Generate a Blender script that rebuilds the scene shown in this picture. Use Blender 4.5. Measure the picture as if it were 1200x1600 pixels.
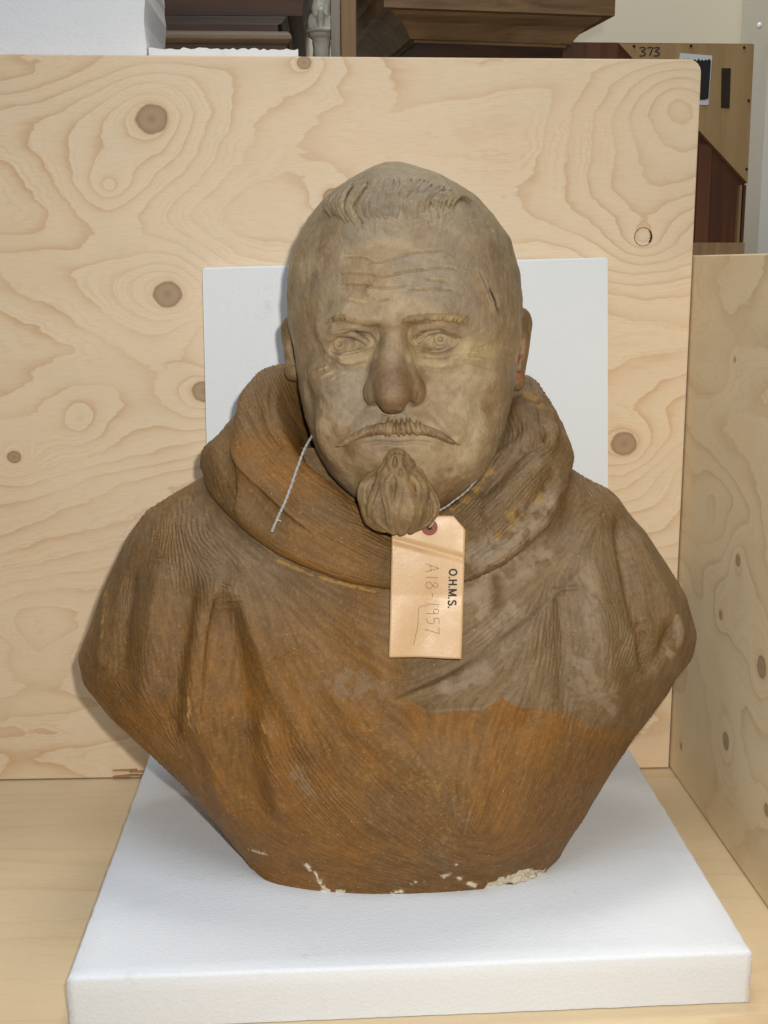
import bpy, bmesh, math, random
import numpy as np
from mathutils import Matrix, Vector

for o in list(bpy.data.objects):
    bpy.data.objects.remove(o, do_unlink=True)
scene = bpy.context.scene
COL = scene.collection
random.seed(7)
RNG = np.random.default_rng(11)

# ------------------------------------------------------------------ camera
FPX, CX, CY = 1950.0, 600.0, 800.0          # focal length and centre in photo pixels
YAW, PITCH, CAMH = math.radians(2.6), math.radians(11.2), 0.52
fwd = np.array([math.sin(YAW)*math.cos(PITCH), math.cos(YAW)*math.cos(PITCH), -math.sin(PITCH)])
rgt = np.array([math.cos(YAW), -math.sin(YAW), 0.0])
upv = np.cross(rgt, fwd)
CAM = np.array([0.0, 0.0, CAMH])
cam_d = bpy.data.cameras.new('camera')
cam_d.sensor_fit = 'VERTICAL'; cam_d.sensor_height = 36.0; cam_d.sensor_width = 27.0
cam_d.lens = 36.0*FPX/1600.0
cam_d.clip_start = 0.05; cam_d.clip_end = 50
cam = bpy.data.objects.new('camera', cam_d); COL.objects.link(cam)
M3 = Matrix((rgt, upv, -fwd)).transposed()
cam.matrix_world = Matrix.Translation(Vector(CAM)) @ M3.to_4x4()
scene.camera = cam

# ------------------------------------------------------------------ light: dim room + soft ceiling light + camera flash
world = bpy.data.worlds.new('World'); scene.world = world; world.use_nodes = True
bg = world.node_tree.nodes['Background']
bg.inputs[0].default_value = (0.86, 0.93, 1.0, 1); bg.inputs[1].default_value = 0.07

def lamp(name, kind, loc, energy, color, target=None, **kw):
    d = bpy.data.lights.new(name, kind); d.energy = energy; d.color = color
    for k, v in kw.items(): setattr(d, k, v)
    o = bpy.data.objects.new(name, d); COL.objects.link(o); o.location = loc
    if target is not None:
        o.rotation_euler = (Vector(target)-Vector(loc)).to_track_quat('-Z', 'Y').to_euler()
    return o
flash_pos = CAM + rgt*0.033 + upv*0.045
lamp('camera_flash', 'SPOT', flash_pos, 31.0, (1.0, 0.965, 0.90), flash_pos+fwd, shadow_soft_size=0.010, spot_size=math.radians(92), spot_blend=1.0)
lamp('background_fill_light', 'AREA', (0.3, 1.75, 2.7), 30.0, (1.0, 0.96, 0.88), (0.2, 2.3, 0.6), shape='RECTANGLE', size=1.2, size_y=0.5)  # added lamp, no source seen; lifts the far wall and background out of darkness
lamp('ceiling_light', 'AREA', (-0.25, 0.35, 2.3), 19.0, (0.80, 0.90, 1.0), (0.0, 1.0, 0.1), shape='RECTANGLE', size=1.3, size_y=1.1)

vs = scene.view_settings
vs.view_transform = 'Standard'; vs.look = 'None'; vs.exposure = 0.0; vs.gamma = 1.0
scene.render.engine = 'CYCLES'
scene.render.resolution_x = 768; scene.render.resolution_y = 1024

# ------------------------------------------------------------------ measuring helpers
def ray(px, py):
    return fwd*FPX + rgt*(px-CX) + upv*(CY-py)
def P(px, py, Y):                    # photo measurement + distance -> point in the place
    r = ray(px, py); return CAM + r*(Y/r[1])
def onZ(px, py, z):
    r = ray(px, py); return CAM + r*((z-CAMH)/r[2])
def proj(V):
    d = V-CAM; w = d@fwd
    return np.stack([CX+FPX*(d@rgt)/w, CY-FPX*(d@upv)/w], 1), w

# ------------------------------------------------------------------ numpy noise
_perm = RNG.random(65536).astype(np.float32)
def vnoise(p):
    i = np.floor(p).astype(np.int64); f = (p-i).astype(np.float32); f = f*f*(3-2*f)
    out = 0
    for dx in (0, 1):
        for dy in (0, 1):
            for dz in (0, 1):
                h = ((i[:,0]+dx)*73856093 ^ (i[:,1]+dy)*19349663 ^ (i[:,2]+dz)*83492791) & 65535
                w = (f[:,0] if dx else 1-f[:,0])*(f[:,1] if dy else 1-f[:,1])*(f[:,2] if dz else 1-f[:,2])
                out = out + _perm[h]*w
    return out*2-1
_ROT = np.array(Matrix.Rotation(0.9, 3, Vector((1, .7, .4)))@Matrix.Rotation(0.6, 3, 'Z'))
def fbm(p, scale, oct=4, seed=0.0, gain=0.5):
    p = (p@_ROT.T)*scale+seed*17.31; a = 1.0; s = 0; t = 0
    for k in range(oct):
        s = s+a*vnoise(p); t += a; a *= gain; p = (p@_ROT)*2.03+5.1
    return s/t
def sstep(a, b, x):
    t = np.clip((x-a)/(b-a), 0, 1); return t*t*(3-2*t)

# ------------------------------------------------------------------ mesh helpers
def finish(o, parent=None, mat=None, smooth=True):
    if mat is not None: o.data.materials.append(mat)
    if parent is not None: o.parent = parent
    COL.objects.link(o)
    if smooth: o.data.polygons.foreach_set('use_smooth', np.ones(len(o.data.polygons), bool))
    return o
def np_mesh(name, V, Q, mat=None, parent=None, smooth=True, colors=None):
    me = bpy.data.meshes.new(name)
    V = np.asarray(V, np.float32); Q = np.asarray(Q, np.int32)
    k = Q.shape[1]
    me.vertices.add(len(V)); me.vertices.foreach_set('co', V.ravel())
    me.loops.add(Q.size); me.loops.foreach_set('vertex_index', Q.ravel())
    me.polygons.add(len(Q)); me.polygons.foreach_set('loop_start', np.arange(0, Q.size, k, dtype=np.int32))
    me.update(calc_edges=True)
    if colors is not None:
        for nm, c in colors.items():
            if c.ndim == 2:
                a = me.attributes.new(nm, 'FLOAT_COLOR', 'POINT')
                c4 = np.ones((len(V), 4), np.float32); c4[:, :3] = c
                a.data.foreach_set('color', c4.ravel())
            else:
                a = me.attributes.new(nm, 'FLOAT', 'POINT'); a.data.foreach_set('value', c.astype(np.float32))
    me.validate()
    return finish(bpy.data.objects.new(name, me), parent, mat, smooth)
def bm_obj(name, bm, mat=None, parent=None, smooth=False):
    me = bpy.data.meshes.new(name); bm.normal_update(); bm.to_mesh(me); bm.free()
    return finish(bpy.data.objects.new(name, me), parent, mat, smooth)
def add_hexa(bm, pts):               # 4 front + 4 back points, same order
    v = [bm.verts.new(tuple(p)) for p in pts]
    n = len(v)//2
    bm.faces.new(v[:n]); bm.faces.new(v[n:][::-1])
    for i in range(n):
        j = (i+1) % n
        bm.faces.new((v[i], v[n+i], v[n+j], v[j]))
    return v
def prism(name, poly, depth, mat, parent=None, bevel=0.0, segs=2):   # poly: 3D points, extruded by vector depth
    bm = bmesh.new(); d = np.asarray(depth, float)
    add_hexa(bm, [np.asarray(p) for p in poly]+[np.asarray(p)+d for p in poly])
    bmesh.ops.recalc_face_normals(bm, faces=bm.faces[:])
    if bevel: bmesh.ops.bevel(bm, geom=bm.edges[:], offset=bevel, segments=segs, affect='EDGES', profile=0.5)
    return bm_obj(name, bm, mat, parent)
def boxo(name, lo, hi, mat, parent=None, bevel=0.0):
    x0, y0, z0 = lo; x1, y1, z1 = hi
    return prism(name, [(x0,y0,z0),(x1,y0,z0),(x1,y0,z1),(x0,y0,z1)], (0, y1-y0, 0), mat, parent, bevel)
def tube_np(pts, radii, seg=10):
    pts = np.asarray(pts, float); n = len(pts)
    T = np.gradient(pts, axis=0); T /= np.linalg.norm(T, axis=1)[:, None]
    ref = np.array([0.31, 0.87, 0.12]); V = []
    for i in range(n):
        a = np.cross(T[i], ref); a /= np.linalg.norm(a); b = np.cross(T[i], a)
        for k in range(seg):
            t = 2*math.pi*k/seg; V.append(pts[i]+radii[i]*(a*math.cos(t)+b*math.sin(t)))
    Q = [(i*seg+k, i*seg+(k+1) % seg, (i+1)*seg+(k+1) % seg, (i+1)*seg+k) for i in range(n-1) for k in range(seg)]
    c0 = len(V); V.append(pts[0]); V.append(pts[-1])
    for k in range(0, seg, 2):
        Q.append((c0, (k+2) % seg, (k+1) % seg, k)); m = (n-1)*seg
        Q.append((c0+1, m+k, m+(k+1) % seg, m+(k+2) % seg))
    return np.array(V), np.array(Q)
def smooth_path(pts, n):
    pts = np.asarray(pts, float); m = len(pts)
    if m == 2:
        t = np.linspace(0, 1, n)[:, None]; return pts[0]*(1-t)+pts[1]*t
    p = np.vstack([2*pts[0]-pts[1], pts, 2*pts[-1]-pts[-2]])
    out = []
    for s in np.linspace(0, m-1, n):
        i = min(int(s), m-2); t = s-i
        a, b, c, d = p[i], p[i+1], p[i+2], p[i+3]
        out.append(0.5*((2*b)+(-a+c)*t+(2*a-5*b+4*c-d)*t*t+(-a+3*b-3*c+d)*t**3))
    return np.array(out)
def vnormals(V, Q):
    a, b, c, d = (V[Q[:, k]] for k in range(4))
    fn = np.cross(c-a, d-b)
    N = np.zeros_like(V)
    for k in range(4):
        for ax in range(3):
            N[:, ax] += np.bincount(Q[:, k], fn[:, ax], len(V))
    return N/(np.linalg.norm(N, axis=1)[:, None]+1e-20)

def empty(name, loc, label=None, cat=None, group=None):
    o = bpy.data.objects.new(name, None); COL.objects.link(o); o.location = loc; o.empty_display_size = 0.05
    if label: o['label'] = label; o['category'] = cat
    if group: o['group'] = group
    return o
def tag(o, label, cat, group=None):
    o['label'] = label; o['category'] = cat
    if group: o['group'] = group
    return o
def adopt(parent, *kids):            # parent is an Empty at its base: keep the children where they are
    bpy.context.view_layer.update()
    for k in kids:
        k.parent = parent; k.matrix_parent_inverse = parent.matrix_world.inverted()

# ------------------------------------------------------------------ node helpers
class NT:
    def __init__(s, name):
        s.m = bpy.data.materials.new(name); s.m.use_nodes = True
        s.t = s.m.node_tree; s.b = s.t.nodes['Principled BSDF']
    def n(s, typ, **kw):
        nd = s.t.nodes.new(typ)
        for k, v in kw.items(): setattr(nd, k, v)
        return nd
    def put(s, sock, v):
        if isinstance(v, bpy.types.NodeSocket): s.t.links.new(v, sock)
        elif isinstance(v, (tuple, list)) and len(v) == 3 and sock.type == 'RGBA': sock.default_value = (*v, 1)
        else: sock.default_value = v
    def math(s, op, a, b=0.0, clamp=False):
        nd = s.n('ShaderNodeMath', operation=op, use_clamp=clamp); s.put(nd.inputs[0], a); s.put(nd.inputs[1], b); return nd.outputs[0]
    def mix(s, f, a, b, mode='MIX'):
        nd = s.n('ShaderNodeMix', data_type='RGBA', blend_type=mode)
        s.put(nd.inputs[0], f); s.put(nd.inputs[6], a); s.put(nd.inputs[7], b); return nd.outputs[2]
    def noise(s, vec, scale, detail=4, rough=0.55, dist=0.0):
        nd = s.n('ShaderNodeTexNoise'); s.put(nd.inputs['Vector'], vec)
        nd.inputs['Scale'].default_value = scale; nd.inputs['Detail'].default_value = detail
        nd.inputs['Roughness'].default_value = rough; nd.inputs['Distortion'].default_value = dist
        return nd.outputs[0]
    def mapping(s, vec, scale=(1,1,1), loc=(0,0,0), rot=(0,0,0)):
        nd = s.n('ShaderNodeMapping'); s.put(nd.inputs[0], vec)
        nd.inputs[1].default_value = loc; nd.inputs[2].default_value = rot; nd.inputs[3].default_value = scale
        return nd.outputs[0]
    def ramp(s, f, stops, interp='LINEAR'):
        nd = s.n('ShaderNodeValToRGB'); s.put(nd.inputs[0], f); cr = nd.color_ramp; cr.interpolation = interp
        while len(cr.elements) < len(stops): cr.elements.new(0.5)
        for e, (p, c) in zip(cr.elements, stops):
            e.position = p; e.color = (c, c, c, 1) if isinstance(c, (int, float)) else (*c, 1)
        return nd.outputs[0]
    def smooth(s, x, lo, hi, a=0.0, b=1.0):
        nd = s.n('ShaderNodeMapRange', interpolation_type='SMOOTHSTEP'); s.put(nd.inputs[0], x)
        for i, v in enumerate((lo, hi, a, b)): nd.inputs[i+1].default_value = v
        return nd.outputs[0]
    def bump(s, h, strength, dist=0.001, nrm=None):
        nd = s.n('ShaderNodeBump'); nd.inputs['Strength'].default_value = strength
        nd.inputs['Distance'].default_value = dist; s.put(nd.inputs['Height'], h)
        if nrm is not None: s.put(nd.inputs['Normal'], nrm)
        return nd.outputs[0]
    def coord(s): return s.n('ShaderNodeTexCoord').outputs['Object']
    def attr(s, name, out='Color'):
        nd = s.n('ShaderNodeAttribute'); nd.attribute_name = name; return nd.outputs[out]
    def out(s, color=None, rough=0.6, normal=None, spec=0.4, **kw):
        if color is not None: s.put(s.b.inputs['Base Color'], color)
        s.put(s.b.inputs['Roughness'], rough); s.put(s.b.inputs['Specular IOR Level'], spec)
        if normal is not None: s.put(s.b.inputs['Normal'], normal)
        for k, v in kw.items(): s.put(s.b.inputs[k], v)
        return s.m

def plain(name, color, rough=0.7, var=0.12, scale=40, bump=0.15):
    t = NT(name); c = t.coord()
    f = t.noise(c, scale, 5, 0.6)
    dark = tuple(x*(1-var) for x in color); lite = tuple(min(1, x*(1+var)) for x in color)
    return t.out(t.mix(f, dark, lite), rough, t.bump(t.noise(c, scale*6, 4), bump, 0.0006), 0.3)

def plywood(name, u, v, knots, seed=0.0, K=13.0, stretch=(1.3, 3.0), base=(0.73, 0.55, 0.345), late=(0.55, 0.335, 0.15), contrast=0.75):
    """rotary-cut pine veneer: u, v = axis letters of the face; knots = (u, v, radius, pull, kind)"""
    t = NT(name); c = t.coord()
    sp = t.n('ShaderNodeSeparateXYZ'); t.put(sp.inputs[0], c)
    U, V = sp.outputs[u], sp.outputs[v]
    cb = t.n('ShaderNodeCombineXYZ'); t.put(cb.inputs[0], U); t.put(cb.inputs[1], V); cb.inputs[2].default_value = seed
    uv = cb.outputs[0]
    lo = t.mapping(uv, (stretch[0], stretch[1], 1), (seed*3.1, seed*1.7, 0))
    h = t.noise(lo, 1.55, 1.9, 0.42, 0.45)
    wob = t.noise(t.mapping(uv, (2.0, 5.0, 1)), 9.0, 3, 0.55)
    h = t.math('ADD', h, t.math('MULTIPLY', t.math('SUBTRACT', wob, 0.5), 0.045))
    kd = None; kcol = None
    for (ku, kv, r, pull, kind) in knots:
        du = t.math('SUBTRACT', U, ku); dv = t.math('SUBTRACT', V, kv)
        d2 = t.math('ADD', t.math('MULTIPLY', du, du), t.math('MULTIPLY', t.math('MULTIPLY', dv, dv), 1.25))
        d = t.math('POWER', d2, 0.5)
        infl = t.math('EXPONENT', t.math('MULTIPLY', d, -1.0/(r*2.9)))
        h = t.math('ADD', h, t.math('MULTIPLY', infl, pull))
        if kind:
            nd = t.math('DIVIDE', d, r)
            kd = nd if kd is None else t.math('MINIMUM', kd, nd)
    saw = t.math('FRACT', t.math('MULTIPLY', h, K))
    line = t.ramp(saw, [(0.0, 0.0), (0.42, 0.05), (0.72, 0.28), (0.90, 0.80), (0.955, 1.0), (1.0, 0.03)], 'LINEAR')
    amt = t.noise(t.mapping(uv, (2, 4, 1), (seed, 4, 0)), 3.0, 3)
    amt = t.smooth(amt, 0.28, 0.72, 0.22, 1.0)
    line = t.math('MULTIPLY', line, t.math('MULTIPLY', amt, contrast))
    saw2 = t.math('FRACT', t.math('MULTIPLY', t.math('ADD', h, t.math('MULTIPLY', t.noise(t.mapping(uv, (3, 30, 1)), 6.0, 3, 0.6), 0.02)), K*3.4))
    fine = t.ramp(saw2, [(0.0, 0.0), (0.55, 0.10), (0.88, 0.75), (1.0, 0.0)])
    amt2 = t.smooth(t.noise(t.mapping(uv, (3, 5, 1), (7, seed, 0)), 3.0, 3), 0.40, 0.66, 0.05, 0.5)
    line = t.math('MAXIMUM', line, t.math('MULTIPLY', fine, t.math('MULTIPLY', amt2, contrast)))
    tone = t.noise(t.mapping(uv, (1.5, 4, 1), (0, 0, seed)), 4.0, 4, 0.6)
    b = t.mix(tone, tuple(x*0.93 for x in base), tuple(min(1, x*1.07) for x in base))
    pink = t.noise(uv, 7.0, 2); b = t.mix(t.smooth(pink, 0.45, 0.75, 0, 0.30), b, (base[0]*1.0, base[1]*0.88, base[2]*0.80))
    col = t.mix(line, b, late)
    fib = t.noise(t.mapping(uv, (22, 420, 1)), 3.0, 3, 0.7)
    col = t.mix(t.smooth(fib, 0.35, 0.75, 0.0, 0.24), col, tuple(x*0.6 for x in base))
    fibv = t.noise(t.mapping(uv, (330, 9, 1)), 3.0, 2, 0.7)
    col = t.mix(t.smooth(fibv, 0.55, 0.8, 0.0, 0.10), col, tuple(x*0.7 for x in base))
    if kd is not None:
        jag = t.math('MULTIPLY', t.math('SUBTRACT', t.noise(uv, 90, 4, 0.6), 0.5), 0.35)
        kk = t.math('ADD', kd, jag)
        inner = t.ramp(kk, [(0.0, (0.20, 0.115, 0.06)), (0.25, (0.30, 0.20, 0.12)), (0.5, (0.36, 0.255, 0.165)), (0.78, (0.30, 0.20, 0.12)), (0.93, (0.17, 0.105, 0.06)), (1.0, (0.42, 0.27, 0.14))])
        rings = t.math('SINE', t.math('MULTIPLY', kk, 38.0))
        inner = t.mix(t.math('MULTIPLY', t.math('ADD', rings, 1.0), 0.16), inner, (0.16, 0.10, 0.065))
        col = t.mix(t.smooth(kk, 0.93, 1.1, 0.88, 0.0), col, inner)
        col = t.mix(t.smooth(kk, 1.0, 1.7, 0.22, 0.0), col, late)
    bp = t.bump(fib, 0.2, 0.0006)
    return t.out(col, t.ramp(tone, [(0, 0.42), (1, 0.56)]), bp, 0.35)

# ------------------------------------------------------------------ crate of plywood boards
YB = 1.22
pBR = P(1098, 90, YB); BRX = float(P(1071, 640, YB)[0]); BTZ = float(P(600, 89, YB)[2])
def kn(px, py, r, pull, kind=1):
    q = P(px, py, YB); return (float(q[0]), float(q[2]), r, pull, kind)
back_knots = [kn(237,186,.0150,.30), kn(262,460,.0138,.34), kn(475,98,.0066,.12), kn(975,693,.0132,.22), kn(22,714,.0068,.14), kn(318,612,.0110,.24),
              kn(125,655,.020,.22,0), kn(1005,370,.016,-.24,0), kn(170,292,.014,.20,0), kn(520,308,.009,.14), kn(60,1005,.03,-.22,0), kn(1058,1000,.02,.15,0), kn(820,230,.05,.16,0), kn(1060,165,.03,-.2,0)]
M_back = plywood('pine_plywood_back', 0, 2, back_knots, 0.4, 21.0, (1.0, 3.1), base=(0.81, 0.64, 0.44), late=(0.60, 0.365, 0.175), contrast=0.80)
crate = empty('plywood_crate', (0.05, 1.0, -0.02), 'open crate of pale knotty pine plywood boards standing round the bust', 'crate')

def rounded_board(name, x0, x1, z0, z1, y0, y1, r, mat):
    bm = bmesh.new(); pts = [(x0, z0), (x1, z0)]
    for k in range(7):
        a = math.pi/2*k/6; pts.append((x1-r+r*math.cos(a), z1-r+r*math.sin(a)))
    pts.append((x0, z1))
    add_hexa(bm, [(x, y0, z) for x, z in pts]+[(x, y1, z) for x, z in pts])
    bmesh.ops.recalc_face_normals(bm, faces=bm.faces[:])
    es = [e for e in bm.edges if all(abs(v.co.y-y0) < 1e-6 for v in e.verts)]
    bmesh.ops.bevel(bm, geom=es, offset=0.0012, segments=2, affect='EDGES')
    return bm_obj(name, bm, mat)
back = rounded_board('back_panel', -0.62, BRX, 0.0015, BTZ, YB, YB+0.018, 0.012, M_back)
# side board on the right
side_top0, side_top1 = P(1091, 399, YB), None
q0 = onZ(1046, 1197, 0.0); q1 = onZ(1200, 1418, 0.0)
sx0, sx1 = BRX, BRX + (q1[0]-q0[0])
SDIR = np.array([q1[0]-q0[0], q1[1]-q0[1], 0]); SDIR /= abs(SDIR[1])
zt = float(side_top0[2])
side_knots = []
def skn(px, py, r, pull, kind=1):
    # hit the side board plane
    n = np.array([SDIR[1], -SDIR[0], 0]); o = np.array([BRX+0.0015, YB-0.002, 0]); d = ray(px, py)
    q = CAM + d*(np.dot(o-CAM, n)/np.dot(d, n)); return (float(q[1]), float(q[2]), r, pull, kind)
for a in [(1153,876,.0062,.14), (1190,1042,.0105,.2), (1134,1158,.0085,.2), (1126,961,.0045,.1), (1066,925,.004,.1), (1064,1166,.004,.08), (1198,1266,.006,.12), (1148,562,.003,.06), (1150,1000,.05,.25,0), (1110,800,.04,-.2,0)]:
    side_knots.append(skn(*a))
M_side = plywood('pine_plywood_side', 1, 2, side_knots, 2.7, 16.0, (1.2, 2.6), base=(0.80, 0.65, 0.42), late=(0.54, 0.36, 0.17))
a0 = np.array([BRX+0.0015, YB-0.002, 0.002])-SDIR*0.022; a1 = a0+SDIR*0.77
side = prism('side_panel', [a0, a1, a1+(0,0,zt-0.002), a0+(0,0,zt-0.002)], (0.018, 0, 0), M_side, None, 0.0012)
M_base = plywood('pine_plywood_base', 0, 1, [], 5.3, 9.0, (0.55, 5.0), base=(0.73, 0.57, 0.36), late=(0.58, 0.385, 0.19), contrast=0.5)
base = boxo('base_panel', (-0.7, 0.35, -0.018), (0.75, YB+0.018, 0.0), M_base, None, 0.001)
# plug let into a knot hole on the back board
def disc_ring(name, c, r0, r1, y, mat, n=40, wob=0.0, a0=0, a1=2*math.pi):
    bm = bmesh.new(); prev = None; rnd = random.Random(3)
    for k in range(n+1):
        a = a0+(a1-a0)*k/n; j = 1+wob*rnd.uniform(-1, 1)
        p = bm.verts.new((c[0]+r0*j*math.cos(a), y, c[2]+r0*j*math.sin(a))); q = bm.verts.new((c[0]+r1*math.cos(a), y, c[2]+r1*math.sin(a)))
        if prev: bm.faces.new((prev[0], p, q, prev[1]))
        prev = (p, q)
    return bm_obj(name, bm, mat)
M_dark = plain('dark_gap', (0.035, 0.022, 0.014), 0.9)
pc = P(1005, 370, YB)
plug = disc_ring('plug_gap', pc, 0.0083, 0.0089, YB-0.0005, M_dark, 40, 0.03)
plug2 = disc_ring('plug_gap', pc, 0.0070, 0.0088, YB-0.0006, M_dark, 14, 0.10, -0.75, 0.75)
# splintered lower corner of the back board
M_splint = plain('splintered_wood', (0.36, 0.20, 0.085), 0.8, 0.4, 160, 0.6)
sc = P(207, 1212, YB)
bm = bmesh.new()
rr = random.Random(5)
for k in range(9):
    w = rr.uniform(.008, .022); z = rr.uniform(0.002, 0.010); x = sc[0]+rr.uniform(-.012, .010)
    y0 = YB-rr.uniform(.0006, .0022)
    add_hexa(bm, [(x-w/2, y0, z), (x+w/2, y0, z-.0006), (x+w/2*.8, y0, z+.0014), (x-w/2*.8, y0, z+.001)] + [(x-w/2, YB+.001, z), (x+w/2, YB+.001, z-.0006), (x+w/2*.8, YB+.001, z+.0014), (x-w/2*.8, YB+.001, z+.001)])
splint = bm_obj('splinter', bm, M_splint)
adopt(crate, back, side, base, plug, plug2, splint)

# ------------------------------------------------------------------ white foam
def foam_mat(name, color, seed, bump=0.27):
    t = NT(name); c = t.coord()
    f = t.noise(c, 14, 4, 0.6); g = t.noise(c, 420, 3, 0.7)
    vor = t.n('ShaderNodeTexVoronoi'); t.put(vor.inputs['Vector'], c); vor.inputs['Scale'].default_value = 420
    col = t.mix(f, tuple(x*0.965 for x in color), color)
    col = t.mix(t.smooth(g, 0.5, 0.8, 0, 0.06), col, tuple(x*0.86 for x in color))
    smu = t.noise(t.mapping(c, (1, 1, 1), (seed, 0, 0)), 22, 5, 0.7)
    col = t.mix(t.smooth(smu, 0.62, 0.80, 0, 0.36), col, (0.52, 0.47, 0.40))
    h = t.math('ADD', vor.outputs['Distance'], t.math('MULTIPLY', g, 0.7))
    rg = t.ramp(t.noise(c, 700, 2, 0.8), [(0.40, 0.68), (0.72, 0.42)])
    return t.out(col, rg, t.bump(h, bump, 0.0008), 0.45)
M_foam = foam_mat('white_foam', (0.80, 0.84, 0.895), 0)
M_foam2 = foam_mat('white_foam_sheet', (0.80, 0.83, 0.85), 6, 0.12)
def wavy_box(name, corners, z0, z1, mat, nx=90, ny=60, amp=0.0009):
    """slab from 4 plan corners (fl, fr, br, bl) with slightly uneven knife-cut edges and soft rims"""
    fl, fr, br, bl = [np.array(c[:2]) for c in corners]
    r = 0.0030; prof = [(0, 0), (0, 0.5), (0, 1), (r*.3, 1), (r, 1)]
    V = []; Q = []
    peri = []
    def side_pts(a, b, n): return [a+(b-a)*k/n for k in range(n)]
    peri = side_pts(fl, fr, nx)+side_pts(fr, br, ny)+side_pts(br, bl, nx)+side_pts(bl, fl, ny)
    peri = np.array(peri); n = len(peri); cen = peri.mean(0)
    s = np.arange(n); nz = fbm(np.stack([peri[:,0]*130, peri[:,1]*130, s*0], 1), 1.0, 3, 3)
    d = peri-cen; d /= np.linalg.norm(d, axis=1)[:, None]
    rings = []
    lev = [(z0, 0.0), (z0+(z1-z0)*.33, .0004), (z0+(z1-z0)*.66, -.0003), (z1-r, 0.0), (z1-r*.3, r*.3), (z1, r), (z1, .02)]
    for (z, ins) in lev:
        rp = peri+d*(nz[:, None]*amp*(1 if ins < .01 else 0)) - d*ins
        rings.append(np.column_stack([rp, np.full(n, z)+ (nz*0.0003 if z > z0 else 0)]))
    V = np.vstack(rings); m = len(rings)
    for i in range(m-1):
        for k in range(n):
            k2 = (k+1) % n; Q.append((i*n+k, i*n+k2, (i+1)*n+k2, (i+1)*n+k))
    # top fan to centre as quads
    V = np.vstack([V, [[cen[0], cen[1], z1]]]); c = len(V)-1
    for k in range(0, n, 2): Q.append(((m-1)*n+k, (m-1)*n+(k+1) % n, (m-1)*n+(k+2) % n, c))
    return np_mesh(name, V, np.array(Q), mat, None, True)
FT = 0.04
pad_c = [onZ(104, 1529, FT), onZ(1176, 1487, FT), onZ(965, 1140, FT), onZ(238, 1166, FT)]
pad_c[2][1] = min(pad_c[2][1], YB-.004); pad_c[3][1] = min(pad_c[3][1], YB-.004)
pad = wavy_box('foam_pad', pad_c, 0.0005, FT, M_foam)
tag(pad, 'thick white foam pad lying flat under the bust', 'foam pad')
# sheet behind, leaning on the back board
fs = [P(334, 1160, 1.192), P(951, 1160, 1.192), P(950, 402, 1.203), P(316, 418, 1.203)]
fs[0][2] = fs[1][2] = FT+.001
bm = bmesh.new(); add_hexa(bm, [tuple(p) for p in fs]+[tuple(np.array(p)+(0, .0165-(.0 if i > 1 else -.010), 0)) for i, p in enumerate(fs)])
bmesh.ops.recalc_face_normals(bm, faces=bm.faces[:])
bmesh.ops.bevel(bm, geom=bm.edges[:], offset=0.0014, segments=2, affect='EDGES')
sheet = bm_obj('foam_sheet', bm, M_foam2)
tag(sheet, 'upright white foam sheet leaning on the plywood behind the head', 'foam sheet')

# ================================================================== THE BUST
# ---- sculpting tools: distance fields -> surface-net meshes
def smin(a, b, k):
    h = np.clip(0.5+0.5*(b-a)/k, 0, 1); return b*(1-h)+a*h-k*h*(1-h)
def smax(a, b, k): return -smin(-a, -b, k)
def d_ell(p, c, r, rot=None):
    q = p-np.asarray(c)
    if rot is not None: q = q@rot
    r = np.asarray(r); k0 = np.linalg.norm(q/r, axis=1); k1 = np.linalg.norm(q/(r*r), axis=1)+1e-9
    return k0*(k0-1)/k1
def d_chain(p, pts, rad):
    d = np.full(len(p), 9.0)
    for i in range(len(pts)-1):
        a, b = np.asarray(pts[i]), np.asarray(pts[i+1]); ab = b-a
        t = np.clip(((p-a)@ab)/(ab@ab+1e-12), 0, 1)
        dd = np.linalg.norm(p-a-t[:, None]*ab, axis=1)-(rad[i]*(1-t)+rad[i+1]*t)
        d = np.minimum(d, dd)
    return d
def e_box(p, c, r, d, k, sub=False):
    """blend an ellipsoid into (or cut it out of) d, computed only near it"""
    c = np.asarray(c); r = np.asarray(r); mg = k*1.3+.004
    m = np.all(np.abs(p-c) < r+mg, axis=1)
    if m.any():
        e = d_ell(p[m], c, r); d[m] = smax(d[m], -e, k) if sub else smin(d[m], e, k)
    return d
def d_chain_box(p, pts, rad, d, k=None, margin=0.012):
    """union of a chain into d, computed only near the chain"""
    pts = np.asarray(pts); lo = pts.min(0)-max(rad)-margin; hi = pts.max(0)+max(rad)+margin
    m = np.all((p > lo) & (p < hi), axis=1)
    if m.any():
        c = d_chain(p[m], pts, rad)
        d[m] = np.minimum(d[m], c) if k is None else smin(d[m], c, k)
    return d
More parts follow.
